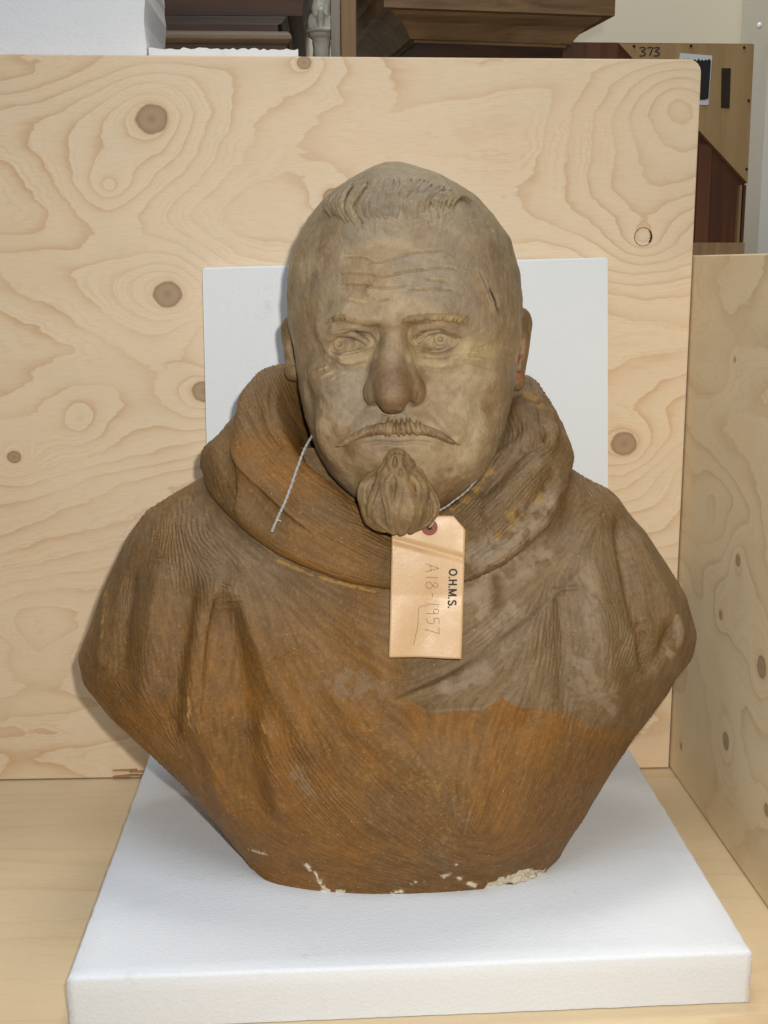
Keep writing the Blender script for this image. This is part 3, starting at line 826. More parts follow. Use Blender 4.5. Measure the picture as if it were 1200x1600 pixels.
for r in cols:
    R_, A_, B_, H_ = [P(*q) for q in r[:4]]
    inn = np.array([AX[0]-R_[0], AX[1]-R_[1], 0]); inn /= np.linalg.norm(inn)
    CP.append([R_+inn*.034+(0,0,-.075), R_+inn*.026+(0,0,-.035), R_+inn*.010+(0,0,-.006), R_+(0,0,.0015), R_*.5+A_*.5+(0,0,.0005), A_, P(*r[4]) if len(r) > 4 else (A_+B_)/2-inn*.0015, B_-inn*.001, B_*.4+H_*.6-inn*.003, H_+(0,0,.003), H_+inn*.010+(0,0,-.002), H_+inn*.022+(0,0,.0)])
CP = np.array(CP); NT_, NP_ = 900, 200
g1 = periodic_cr(CP, NT_)                      # (t, profile, 3)
sidx = np.linspace(0, CP.shape[1]-1, NP_)
prof = np.empty((NP_, NT_, 3))
pp = np.concatenate([2*g1[:, :1]-g1[:, 1:2], g1, 2*g1[:, -1:]-g1[:, -2:-1]], 1)
for k, s in enumerate(sidx):
    i = min(int(s), CP.shape[1]-2); t = s-i
    a, b, c, d = pp[:, i], pp[:, i+1], pp[:, i+2], pp[:, i+3]
    prof[k] = 0.5*((2*b)+(-a+c)*t+(2*a-5*b+4*c-d)*t*t+(-a+3*b-3*c+d)*t**3)
CQ = grid_quads(NP_, NT_)
cowl = Clay(prof.reshape(-1, 3), CQ)
chk = np.argmin(np.hypot(cowl.px[:, 0]-540, cowl.px[:, 1]-860)+cowl.w*300)
if cowl.N[chk] @ (cowl.V[chk]-CAM) > 0:
    CQ = CQ[:, ::-1]; cowl = Clay(prof.reshape(-1, 3), CQ)
S = cowl.stroke
# layered folds on the viewer's left
cowl.step([(362,655),(366,680),(372,720),(376,760),(374,800),(370,820)], 1.0, 6.0, 13, .3)
cowl.step([(362,685),(368,705),(384,738),(410,766),(440,796),(475,825),(520,855)], 1.0, 5.5, 16, .35)
S([(378,640),(400,680),(440,725),(500,772),(580,822)], 9, 3)
S([(398,640),(410,680),(432,700)], 6, -4.5)
S([(400,700),(440,760),(500,815),(590,860)], 8, -2.5)
S([(430,590),(425,630),(430,670)], 4, -3)
S([(345,760),(400,825),(480,875),(600,912)], 9, 4)
S([(333,700),(345,750)], 9, 3)
# lumpy folds on the viewer's right
S([(850,690),(815,712),(780,745),(740,778)], 6, -6)
S([(860,672),(820,690),(785,715)], 8, 5)
S([(858,720),(820,745),(780,790),(745,812)], 9, 6)
S([(872,745),(838,790),(790,835),(740,865)], 7, -4.5)
S([(835,610),(850,660),(852,700)], 5, -4)
S([(812,640),(825,690)], 8, 4)
S([(885,735),(850,800),(800,850),(735,890)], 7, 5)
S([(760,800),(745,840),(735,870)], 9, -4)
S([(868,640),(862,690)], 6, 3)
cowl.refresh()
cowl.step([(860,688),(848,692),(800,718),(770,752),(755,770)], 1.0, 2.0, 8, .3)
guides = [[(372,640),(400,690),(450,740),(520,790),(600,830)],[(370,690),(400,740),(450,790),(520,840),(600,880)],[(350,770),(400,830),(480,880),(600,915)],[(330,700),(335,740),(350,790)],[(400,600),(420,660),(450,700)],
 [(845,620),(855,680)],[(850,700),(800,740),(750,790)],[(870,740),(820,800),(740,860)],[(880,760),(840,820),(740,895)],[(800,640),(810,690),(780,740)]]
Dg = guide_field(cowl, (NP_, NT_), guides, True)
st = lic(None, Dg, (NP_, NT_), True, 20, band_noise(NP_, NT_)); st = np.tanh(1.6*st/st.std())
st2 = lic(None, Dg, (NP_, NT_), True, 30, np.repeat(RNG.standard_normal((NP_//2, NT_)).astype(np.float32), 2, 0)); st2 /= st2.std()
V0 = cowl.V; a_ = .5+.5*np.clip(fbm(V0, 22, 3, 4)*2, -1, 1)
rightness = sstep(640, 720, cowl.px[:, 0])
comb = (st.ravel()+.3*np.clip(st2.ravel(), -2, 2))*a_
cowl.V = V0+cowl.N*(comb*.00042)[:, None]+cowl.N*(fbm(V0, 30, 4, 6)*(.0010+.0022*rightness))[:, None]+cowl.N*(np.abs(fbm(V0, 60, 3, 8))*.002*rightness)[:, None]
cowl.refresh()
x_, y_ = cowl.px[:, 0], cowl.px[:, 1]; n_a = fbm(V0, 14, 4, 11); n_b = fbm(V0, 40, 4, 12)
warm = np.clip(.55+n_a*1.1, 0, 1)*sstep(640, 540, x_)
col = blend(np.tile(BROWN, (len(V0), 1)), GREYB, np.clip(.25+n_a*1.2+rightness*.35, 0, .9))
col = blend(col, ORANGE, np.clip(warm*sstep(690, 780, y_+x_*.12)*1.35+warm*.45, 0, .97))
m_out = sstep(372, 352, x_-.1*(y_-700)); col = blend(col, BROWN*.95, m_out*.8)
col *= (1+np.roll(np.clip(st2, -2, 2), (4, 9), (0, 1)).ravel()*.11)[:, None]
dab(cowl, col, [(740,865),(790,840),(850,780)], 9, DUST*1.05, .8, .1, .42, 3, 110)
dab(cowl, col, [(735,890),(800,855),(860,800)], 6, DUST*1.1, .7, .1, .44, 4, 140)
dab(cowl, col, [(780,830),(815,800),(850,780)], 6, OCHRE*1.1, .5, .1, .46, 4, 110)
dab(cowl, col, [(820,690),(855,700)], 4, DUST, .5, .1, .4, 4, 140)
dab(cowl, col, [(828,615),(838,628)], 6, OCHRE, .7, .1, .4, 4, 140)
dab(cowl, col, [(700,790),(735,770),(765,740)], 5, OCHRE*1.2, .7, .1, .48, 5, 240)
dab(cowl, col, [(430,868),(500,899),(605,931)], 1.6, OCHRE*1.5, .8, .1, .42, 3, 150)
cowl_o = np_mesh('cowl', cowl.V, CQ, M_clay, None, True, {'paint': np.clip(col, .004, .9)})
adopt(bust, cowl_o)

# ---- head
hrows = [ # py, px left, px right, Y outline, Y front, Y back
 (256,602,622,1.02,1.005,1.035),(261,580,648,1.02,.985,1.055),(270,562,676,1.02,.968,1.072),(285,538,706,1.02,.952,1.088),(310,506,743,1.02,.937,1.103),(340,482,770,1.02,.924,1.113),
 (375,464,793,1.02,.913,1.12),(420,451,806,1.015,.904,1.122),(470,449,811,1.01,.899,1.122),(510,452,811,1.005,.902,1.115),(545,459,808,1.0,.906,1.105),(580,464,804,.993,.906,1.10),(620,470,797,.985,.904,1.09),
 (660,479,788,.978,.900,1.08),(700,492,776,.973,.902,1.07),(735,511,758,.968,.906,1.06),(758,534,736,.965,.913,1.05),(778,560,708,.965,.922,1.04),(795,588,682,.965,.934,1.03),(806,610,660,.965,.948,1.0)]
hL = np.array([P(r[1], r[0], r[3]) for r in hrows]); hR = np.array([P(r[2], r[0], r[3]) for r in hrows])
hz = (hL[:, 2]+hR[:, 2])/2; oo = np.argsort(hz); hz = hz[oo]
tz = np.linspace(hz[0], hz[-1], 400)
def tab(a, s=5): return gsm(np.interp(tz, hz, np.asarray(a)[oo]), s)
t_xl, t_xr = tab(hL[:, 0], 4), tab(hR[:, 0], 4)
t_yc, t_yf, t_yb = tab([r[3] for r in hrows]), tab([r[4] for r in hrows]), tab([r[5] for r in hrows])
def d_loft(p):
    z = np.clip(p[:, 2], tz[0], tz[-1]); f = lambda a: np.interp(z, tz, a)
    l, r, c, yf_, yb_ = f(t_xl), f(t_xr), f(t_yc), f(t_yf), f(t_yb)
    cx = (l+r)/2; qx = p[:, 0]-cx; qy = p[:, 1]-c
    u = np.abs(qx)/((r-l)/2+1e-5); v = np.where(qy < 0, -qy/(c-yf_+1e-5), qy/(yb_-c+1e-5))
    n = 2.25
    rho = (u**n+v**n)**(1/n)+1e-6
    q = np.hypot(qx, qy); d = q*(1-1/rho)
    d = np.maximum(d, -.03)*.9
    dz = np.maximum(p[:, 2]-tz[-1], tz[0]-p[:, 2])
    return np.where(dz > 0, np.hypot(np.maximum(d, 0), dz)+.0005, d)
def C(*a): return [P(*q) for q in a]
BX = np.array([1, 0, 0])
def head_sdf(p):
    d = d_loft(p)
    E = lambda c, r, k, d: e_box(p, P(*c), r, d, k)
    CH = lambda pts, rad, k, d: d_chain_box(p, C(*pts), rad, d, k, k*1.3+.004)
    # neck
    d = CH(((622,770,1.01),(622,950,1.02)), [.058, .062], .012, d)
    # brow ridges
    d = CH(((508,512,.922),(545,498,.9060),(588,502,.9010)), [.006,.0072,.006], .014, d)
    d = CH(((642,499,.9010),(690,496,.9060),(748,510,.926)), [.006,.0074,.006], .014, d)
    # eye sockets
    for c in ((541,537,.889), (690,532,.889)):
        d = e_box(p, P(*c), (.0265,.0300,.0138), d, .007, True)
    for c in ((592,538,.884), (643,536,.884)):
        d = e_box(p, P(*c), (.0088,.0310,.0150), d, .007, True)
    # cheek bones, cheeks, chin, mouth barrel
    d = E((522,590,.9285), (.017,.012,.013), .018, d); d = E((728,588,.931), (.020,.012,.013), .018, d)
    d = E((537,672,.924), (.018,.013,.022), .020, d); d = E((710,668,.926), (.018,.013,.022), .020, d)
    d = E((620,690,.912), (.034,.017,.022), .014, d)
    d = E((622,768,.918), (.026,.020,.020), .014, d)
    # nose
    d = CH(((617,498,.916),(616,530,.9100),(613,565,.8985),(613,598,.8900)), [.0090,.0078,.0088,.0110], .010, d)
    for s_, x0, x1 in ((-1, 606, 590), (1, 625, 638)):
        d = CH(((x0,545,.9130),((x0+x1)/2,582,.9035),(x1,608,.8975)), [.0055,.0070,.0084], .011, d)
    d = E((613,616,.8835), (.0116,.0132,.0098), .008, d)
    d = E((581,615,.9000), (.0056,.0105,.0082), .005, d); d = E((648,612,.9000), (.0056,.0105,.0080), .005, d)
    d = E((614,633,.8890), (.0080,.010,.0048), .006, d)
    for c in ((591,635,.8930), (637,632,.8930)):
        d = e_box(p, P(*c), (.0060,.0080,.0040), d, .0016, True)
    # eyes
    for c in ((536,540,.9270), (689,534,.9270)):
        d = e_box(p, P(*c), (.0138,)*3, d, .0010)
    up_l = C((507,538,.9225),(515,529,.9160),(531,520,.9105),(552,522,.9095),(570,532,.9125),(582,543,.9165)); lo_l = C((507,540,.9235),(517,551,.9175),(533,557,.9130),(554,553,.9130),(582,543,.9165))
    up_r = C((645,541,.9165),(655,530,.9120),(670,519,.9100),(691,515,.9095),(711,522,.9140),(724,533,.9215)); lo_r = C((645,541,.9165),(660,549,.9130),(681,553,.9125),(703,547,.9150),(724,533,.9225))
    for a, r in ((up_l, .0023), (up_r, .0023), (lo_l, .0022), (lo_r, .0022)):
        d = d_chain_box(p, a, [r*.7]+[r]*(len(a)-2)+[r*.7], d, .0010)
    # heavy folds above the lids
    d = d_chain_box(p, C((504,529,.9230),(524,514,.9090),(554,509,.9040),(580,516,.9070),(590,529,.9110)), [.003,.0036,.0034,.0022,.0012], d, .0025)
    d = d_chain_box(p, C((638,526,.9110),(656,512,.9055),(686,506,.9025),(722,518,.9115),(752,533,.9260),(776,540,.9400)), [.002,.0033,.0038,.004,.0035,.002], d, .0025)
    # bags
    d = d_chain_box(p, C((513,558,.9215),(534,567,.9145),(558,564,.9130),(580,553,.9135)), [.002,.003,.003,.002], d, .005)
    d = d_chain_box(p, C((643,553,.9130),(670,566,.9130),(699,567,.9155),(728,556,.9250)), [.002,.003,.003,.002], d, .005)
    return d
lo = P(445, 830, 1.0)-(.012, 0, .06); hi = P(815, 250, 1.0)+(.012, 0, .012)
hV, hQ = surface_net(head_sdf, (lo[0], .845, lo[2]), (hi[0], 1.14, hi[2]), .00085)
hV = relax(hV, hQ, 1, .5)
head = Clay(hV, hQ); S = head.stroke
# asymmetry and modelling marks
head.V += head.N*(fbm(hV, 24, 3, 21)*.0012+fbm(hV, 75, 3, 22)*.0007+fbm(hV, 210, 3, 23)*.00045)[:, None]; head.refresh()
FH = [[(517,405),(541,403),(567,404),(585,411),(611,406),(640,397),(677,393),(700,396),(716,402)],
 [(513,434),(541,428),(574,430),(600,433),(640,424),(699,419),(722,424)],
 [(526,447),(559,446),(603,451),(647,443)], [(664,437),(702,440)], [(578,466),(592,470),(610,468)], [(629,456),(669,452),(715,454)], [(540,462),(552,470),(575,474)]]
for i, f in enumerate(FH): S(f, 1.0, -1.2, .15, .6)
for f in ([(517,418),(560,417),(610,420),(660,408),(712,411)], [(530,440),(570,438),(620,440)], [(560,459),(620,462),(690,447)]): S(f, 4.5, 1.0)
CR = [(751,422),(757,434),(768,457),(776,478),(784,500)]
S(CR, 1.2, -2.8, .1, .3)
# frown, eye corners, crow's feet, nose-to-mouth folds
for f, w, a in [([(504,635),(512,668),(526,700)],9,-1.2), ([(752,628),(744,662),(730,698)],9,-2.2), ([(508,470),(500,500)],7,-1.2), ([(764,465),(772,500)],7,-1.2),
  ([(476,592),(490,581),(515,572)],1.0,.9), ([(486,601),(503,589),(520,580)],1.0,.8), ([(480,573),(490,566),(503,562)],1.0,.7), ([(515,595),(528,588),(541,581)],1.0,.7),
  ([(735,548),(755,545),(780,548)],1.2,-1.2), ([(730,556),(752,556),(778,562)],1.2,-1.1), ([(722,563),(745,568),(770,576)],1.2,-.9), ([(748,528),(764,520),(778,512)],1.2,-.9), ([(742,522),(760,510)],1.1,-.7), ([(508,548),(496,552),(480,556)],1.2,-.9), ([(506,538),(492,540)],1.2,-.8),
  ([(518,566),(545,574),(578,566)],1.6,-1.0), ([(640,566),(670,577),(705,578),(728,568)],1.6,-1.0), ([(650,556),(690,558),(720,550)],1.1,-.7),
  ([(569,632),(552,650),(538,675),(530,695)],4.5,-2.2), ([(662,630),(682,650),(702,672),(712,692)],4.5,-2.4), ([(548,640),(528,665)],5,1.0), ([(684,635),(712,668)],5,1.2),
  ([(533,700),(530,718),(537,735)],3.5,-1.0), ([(710,697),(716,716),(708,738)],3.5,-1.0),
  ([(569,612),(571,628),(578,638)],1.6,-1.6), ([(657,610),(655,626),(648,635)],1.6,-1.6), ([(614,648),(615,664)],3.2,-1.3), ([(560,695),(595,691),(622,693),(650,691),(685,694)],1.2,-2.0), ([(595,706),(622,708),(650,706)],3,-.9),
  ([(513,508),(535,506),(560,509),(578,512)],1.0,-1.3), ([(511,532),(521,521),(540,517),(556,518)],.9,-1.2), ([(634,499),(655,504),(690,500)],1.2,-1.6), ([(742,546),(755,544),(774,537)],1.1,-2.2), ([(723,560),(742,560),(762,564)],1.0,.9), ([(726,550),(746,552),(766,559)],1.0,.9), ([(672,519),(690,514),(708,517),(722,526)],.9,-1.2), ([(540,478),(528,492)],4,1.3), ([(560,476),(570,494)],4,-.9),
  ([(515,514),(540,508),(570,511)],1.0,-.8), ([(652,507),(690,502),(722,512)],1.0,-.8)]:
    S(f, w, a)
# irises cut into the eyes
def circ(cx, cy, r, r2=None, n=22): return [(cx+r*math.cos(2*math.pi*k/n), cy+(r2 or r)*math.sin(2*math.pi*k/n)) for k in range(n+1)]
head.refresh()
for f, a in [([(511,535),(525,529),(545,529),(560,534),(578,543)],-2.1), ([(512,541),(519,549),(534,553),(552,550),(572,544)],-1.4), ([(648,540),(658,531),(671,526),(691,522),(708,526),(720,533)],-2.1), ([(650,541),(664,547),(684,549),(702,544),(718,534)],-1.4)]: S(f, .75, a)
head.refresh()
for (cx, cy) in ((530,540), (687.5,532.5)):
    S(circ(cx, cy, 11.5, 10), .9, -2.1, 0); S([(cx-1, cy-3), (cx, cy-3.5), (cx+1, cy-2.5)], 1.6, -2.8, 0); S([(cx-1, cy+3), (cx+4, cy+3)], 1.2, .6, 0)
head.refresh()
LKS = random.Random(77)
for k in range(70):
    f = LKS.random(); x0 = 505+f*250; yb_ = 352-55*abs(f-.42)**1.4+LKS.uniform(-22, 16); ln = LKS.uniform(12, 34); bw = LKS.uniform(-5, 5)
    S([(x0, yb_), (x0+bw, yb_-ln*.5), (x0+bw*.3+(620-x0)*.06, yb_-ln)], LKS.uniform(.6, 1.1), LKS.choice([-.7, -.5, .5]), .3)
for k in range(60):
    sd_ = LKS.choice([0, 1, 1]); x0 = LKS.uniform(757, 800) if sd_ else LKS.uniform(458, 490); y0_ = LKS.uniform(350, 520)
    S([(x0, y0_), (x0+LKS.uniform(-3, 3), y0_-LKS.uniform(18, 45))], LKS.uniform(.6, 1.0), LKS.choice([-.8, -.5, .4]), .3)
head.refresh()
# short cropped hair scratched on the skull sides
sd_noise = fbm(head.V*np.array([260, 60, 46.]), 1.0, 2, 31)
sidez = np.maximum(sstep(735, 790, head.px[:, 0]), sstep(520, 470, head.px[:, 0]))*sstep(540, 470, head.px[:, 1])*sstep(270, 330, head.px[:, 1])
head.V += head.N*(sd_noise*sidez*.0008)[:, None]
head.refresh(); hV = head.V
x_, y_ = head.px[:, 0], head.px[:, 1]; na, nb, nc_ = fbm(hV, 15, 4, 41), fbm(hV, 38, 4, 42), fbm(hV, 90, 3, 43)
GREYH = lin(136,120,94)
col = np.tile(TAN, (len(hV), 1))
col = blend(col, lin(120,90,56), np.clip(nb*1.7+nc_*1.1+na*.7, 0, .7))
col = blend(col, lin(176,156,122), np.clip(-nb*1.3+nc_*1.5-.08, 0, .6))
col = blend(col, lin(134,121,104), np.clip(fbm(hV, 26, 4, 44)*2.0-.1, 0, .6))
scalp = np.clip(sstep(390, 330, y_+na*40)+sstep(745, 790, x_)*sstep(560, 430, y_)*.8, 0, 1)
col = blend(col, GREYH, scalp*.75)
col = blend(col, lin(116,88,60), sstep(.027, .010, np.linalg.norm((hV-P(613,612,.883))*np.array([1,1,.8]), axis=1)+fbm(hV, 60, 3, 46)*.006)*.75)
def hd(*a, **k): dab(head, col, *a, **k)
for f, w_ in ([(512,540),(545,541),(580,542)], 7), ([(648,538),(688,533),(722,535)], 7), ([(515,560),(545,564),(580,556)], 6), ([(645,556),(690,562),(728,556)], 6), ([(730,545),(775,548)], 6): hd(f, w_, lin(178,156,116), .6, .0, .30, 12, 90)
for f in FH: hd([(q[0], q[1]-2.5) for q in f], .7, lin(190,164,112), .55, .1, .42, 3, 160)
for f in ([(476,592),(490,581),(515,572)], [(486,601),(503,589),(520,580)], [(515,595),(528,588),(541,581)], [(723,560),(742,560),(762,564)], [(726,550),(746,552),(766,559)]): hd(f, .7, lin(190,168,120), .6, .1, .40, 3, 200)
hd(CR, 1.25, lin(44,33,20), 1.2)
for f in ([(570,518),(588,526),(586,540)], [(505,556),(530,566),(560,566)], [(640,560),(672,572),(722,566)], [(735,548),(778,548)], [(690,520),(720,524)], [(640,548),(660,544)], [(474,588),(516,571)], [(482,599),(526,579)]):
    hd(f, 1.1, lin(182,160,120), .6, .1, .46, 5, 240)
for f in ([(745,615),(742,660),(746,690)], [(590,655),(640,660)], [(700,600),(745,620)], [(500,625),(530,650)], [(745,690),(720,740)]):
    hd(f, 9, lin(172,156,126), .45, .1, .55, 6, 240)
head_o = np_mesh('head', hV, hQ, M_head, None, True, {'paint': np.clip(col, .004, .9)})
adopt(bust, head_o)

def clay_part(name, fn, lo, hi, h, color, mat=M_head, parent=None, rel=0):
    V, Q = surface_net(fn, lo, hi, h)
    if rel: V = relax(V, Q, rel, .5)
    c = color(V) if callable(color) else np.tile(color, (len(V), 1))
    o = np_mesh(name, V, Q, mat, None, True, {'paint': np.clip(c, .004, .9)})
    o.parent = parent or head_o
    return o
def tone(a, b, sc=45, seed=50, k=1.6):
    return lambda V: blend(np.tile(a, (len(V), 1)), b, np.clip(.45+fbm(V, sc, 4, seed)*k, 0, 1))
surf = Clay(hV, hQ)
def on(pts, off=0.0, n=None):
    L = surf.lift(pts, n); r = CAM-L; r /= np.linalg.norm(r, axis=1)[:, None]; return L+r*off

def strand_sdf(strands, core=None, k=.0012):
    def fn(p):
        d = core(p) if core else np.full(len(p), .02)
        for pts, rad in strands: d = d_chain_box(p, pts, rad, d, k, .006)
        return d
    return fn
def bounds(strands, m=.006):
    A = np.concatenate([np.asarray(s[0]) for s in strands]); return A.min(0)-m, A.max(0)+m
rs = random.Random(21)
# ---- hair: forelock swept back from the hairline
hair = []
sil_x = [482,506,538,562,580,602,622,648,676,706,743,770]; sil_y = [340,310,285,270,261,256,256,261,270,285,310,340]
def inside(q): return (q[0], max(q[1], np.interp(q[0], sil_x, sil_y)+9))
LK = [[(516,334),(508,322),(511,312),(520,304)], [(531,338),(522,322),(526,309),(536,296)], [(551,346),(539,326),(545,302),(556,286)], [(566,351),(552,326),(568,302),(580,287)], [(588,352),(576,330),(581,305),(590,282)],
      [(604,350),(594,326),(600,300),(606,280)], [(613,345),(606,325),(610,300),(615,280)], [(621,345),(626,320),(637,296),(652,282)], [(640,347),(645,325),(651,302),(662,285)], [(658,338),(660,318),(668,302),(680,290)],
      [(674,331),(672,314),(684,303),(698,297)], [(694,324),(698,312),(712,304),(726,302)], [(716,318),(722,310),(732,306),(742,309)]]
for k in range(84):
    f = (k+.5)/84*(len(LK)-1); i = int(f); u = f-i; u = .12+.76*u
    j1, j2 = rs.uniform(-5, 5), rs.uniform(-6, 6)
    pts = [(a[0]*(1-u)+b[0]*u, a[1]*(1-u)+b[1]*u) for a, b in zip(LK[i], LK[i+1])]
    pts = [inside(q) for q in [(pts[0][0]+j1*.4, pts[0][1]+j2), (pts[1][0]+j1*.5, pts[1][1]+j2*.6), (pts[2][0]+j1*.5, pts[2][1]), (pts[3][0]+j1*.6, pts[3][1]+j2*.6)]]
    L = on(pts, 0, 11); n = len(L); w = rs.uniform(.0012, .0027)*(1-.7*max(0, f-9.0)/3.0)
    r_ = CAM-L; r_ /= np.linalg.norm(r_, axis=1)[:, None]
    env = np.array([math.sin(math.pi*min(1, .02+.90*i_/(n-1)))**1.2 for i_ in range(n)])
    L = L-r_*(w*(1.25-.72*env))[:, None]
    hair.append((L, [w*(.45+.6*e) for e in env]))
lo, hi = bounds(hair)
clay_part('hair', strand_sdf(hair, None, .0006), lo, hi, .0008, tone(lin(124,108,84), lin(142,122,90)))
# ---- eyebrows
def brow(name, a, b, c, n, w, seed, lean):
    r2 = random.Random(seed); ss = []
    for k in range(n):
        t = k/(n-1); q = np.array(a)*(1-t)**2+2*np.array(b)*t*(1-t)+np.array(c)*t*t
        pts = [(q[0]-lean*.5, q[1]+4+r2.uniform(-1, 1)), (q[0]+r2.uniform(-1, 1), q[1]-1), (q[0]+lean*.9+r2.uniform(-2, 2), q[1]-6+r2.uniform(-2, 2))]
        L = on(pts, .0005, 4); ww = w*r2.uniform(.7, 1.15); ss.append((L, [ww, ww*1.1, ww*.8, ww*.35]))
    lo, hi = bounds(ss)
    return clay_part(name, strand_sdf(ss, None, .0009), lo, hi, .0007, tone(lin(128,104,70), lin(152,128,90), 120, 61))
brow('eyebrow', (514,501), (530,491), (556,499), 8, .0010, 3, 5)
brow('eyebrow', (636,499), (680,490), (730,500), 14, .0016, 4, 10)
# ---- moustache
ms = []
for sgn, ends in ((-1, [(614,670),(590,671),(562,679),(534,695)]), (1, [(617,670),(650,670),(682,678),(709,692)])):
    body = on(ends, .0008, 12); br = [.0040,.0042,.0043,.0042,.0041,.0039,.0037,.0034,.0031,.0028,.0024,.0016]; ms.append((body, br))
    for k in range(12):
        t = (k+.5)/12; i = t*11; j = int(min(i, 10)); c = body[j]+(body[min(j+1, 11)]-body[j])*(i-j); r_ = br[j]
        cp, _ = proj(c[None]); cx, cy = cp[0]; ln = 16*(1-t*.62)*rs.uniform(.8, 1.2)
        lean = 2+9*t+rs.uniform(-2, 2)
        pts = [(cx-sgn*lean*.9, cy-ln*rs.uniform(.8, 1.15)), (cx-sgn*lean*.2, cy-ln*.2), (cx+sgn*lean*.5, cy+ln*.35), (cx+sgn*lean*1.2, cy+ln*.72)]
        off = [r_*.5, r_*1.38, r_*1.3, r_*.5]
        L = np.array([P(q[0], q[1], c[1]-o_+rs.uniform(-.0003, .0003)) for q, o_ in zip(pts, off)])
        ww = .00155*(1-.35*t)*rs.uniform(.75, 1.15); ms.append((smooth_path(L, 6), [ww*.4, ww, ww*1.1, ww*1.1, ww*.9, ww*.4]))
lo, hi = bounds(ms)
clay_part('moustache', strand_sdf(ms, None, .0005), lo, hi, .0007, tone(lin(124,98,68), lin(150,124,90), 130, 63))
# ---- goatee: narrow under the lip, swelling to a rounded tuft of locks
def gcore(p):
    d = d_ell(p, P(622,794,.8945), (.0250,.0200,.0186))
    d = smin(d, d_chain(p, C((620,711,.9000),(620,722,.9000),(620,733,.9005),(621,748,.9000)), [.0090,.0104,.0122,.0180]), .004)
    return d
gs = []
def on_core(pts, n, sink):
    pp_ = smooth_path(np.array(pts), n); Ls = []
    yy = np.linspace(.858, .925, 68)
    for q in pp_:
        Pp = np.array([P(q[0], q[1], y) for y in yy]); dd = gcore(Pp)
        i = np.argmax(dd < .0002) if (dd < .0002).any() else int(dd.argmin()); Ls.append(Pp[i])
    Ls = np.array(Ls); Ls[:, 1] = gsm(Ls[:, 1], 1.2)[:len(Ls)]+sink
    return Ls
for k, a in enumerate([-.92, -.62, -.30, .02, .34, .64, .92]):
    ph = rs.uniform(-5, 5); s_ = 1 if k % 2 else -1
    def lock(o, zt):      # o: place across the lock, -1..1
        b = a+o*.15
        return [(620+b*21, zt), (620+b*28+s_*4+ph*.4, 725), (620+b*33-s_*3, 738), (621+b*46+s_*5, 752), (622+b*56+s_*2, 772), (622+b*57-s_*4, 795), (622+b*48-s_*2+ph*.5, 816), (624+b*26+s_*2, 833-4*abs(b))]
    gs.append((on_core(lock(0, 709+5*abs(a)), 14, .0030), [.0022,.0030,.0034,.0036,.0040,.0044,.0047,.0050,.0050,.0048,.0045,.0040,.0034,.0022]))
    for o in (-.95, -.55, -.15, .25, .65, .98):
        w = rs.uniform(.0008, .0013); L_ = on_core(lock(o+rs.uniform(-.12, .12), 708+7*rs.random()), 14, -.0003-.0021*(1-o*o))
        gs.append((L_, [w*(.5+.7*math.sin(math.pi*(i+1)/16)) for i in range(14)]))
lo = P(560, 846, .93)-(.004, .0, .004); hi = P(684, 700, .87)+(.004, 0, .004)
clay_part('goatee', strand_sdf(gs, gcore, .0003), (lo[0], .862, lo[2]), (hi[0], .93, hi[2]), .00075, tone(lin(118,94,64), lin(146,120,82), 80, 65))
# ---- ears
def ear(name, top, bot, Y, sgn, spread, red):
    T, B = P(*top, Y), P(*bot, Y); cen = (T+B)/2; hgt = T[2]-B[2]
    outw = np.array([sgn*spread, .012 if spread > .015 else .02, 0])     # leans out and back
    base = cen.copy()
    helix = [B+outw*.15+(0,0,.004), B+outw*.55+(0,.002,hgt*.25), cen+outw*.9+(0,.003,hgt*.08), cen+outw*1.05+(0,.003,hgt*.30), T+outw*.75+(0,0,-.004), T+outw*.2+(0,-.004,-.001), cen+outw*.0+(0,-.006,hgt*.28)]
    helix = smooth_path(np.array(helix), 16)
    rim = [.0034+.0012*math.sin(k) for k in np.linspace(0, 3, 16)]
    ax = outw/np.linalg.norm(outw); up = np.array([0, 0, 1.]); nn = np.cross(ax, up)
    rot = np.stack([ax, nn, up], 1)
    def fn(p):
        d = d_ell(p, cen+outw*.45, (np.linalg.norm(outw)*.62, .0042, hgt*.46), rot)
        d = smin(d, d_chain(p, helix, rim), .003)
        d = smin(d, d_ell(p, B+outw*.30+(0,0,.006), (.008, .005, .009)), .004)
        d = smax(d, -d_ell(p, cen+outw*.38+(0,-.006,-.002), (np.linalg.norm(outw)*.36, .0065, hgt*.26), rot), .002)
        d = smin(d, d_chain(p, [cen+outw*.62+(0,-.002,hgt*.26), cen+outw*.68+(0,-.003,0), cen+outw*.40+(0,-.002,-hgt*.25)], [.0022, .0026, .002]), .002)
        return d+fbm(p, 160, 2, 5)*.0005
    lo = np.minimum(T, B)-(.016+spread, .022, .008); hi = np.maximum(T, B)+(.016+spread, .034, .008)
    def cf(V):
        c = tone(lin(128,104,70), lin(146,122,86), 60, 67)(V)
        if red:
            m = np.exp(-(np.linalg.norm((V-(cen+outw*.2+(0,-.004,-.004)))*np.array([1.4,.6,.55]), axis=1)/.012)**2)*sstep(.05, .25, fbm(V, 330, 3, 6))
            c = blend(c, lin(150,58,34), np.clip(m*1.3, 0, .9))
        return c
    o = clay_part(name, fn, lo, hi, .0009, cf, M_head); return o
ear('ear', (806,487), (800,606), 1.008, 1, .0130, True)
ear('ear', (462,498), (464,590), 1.012, -1, .0085, False)

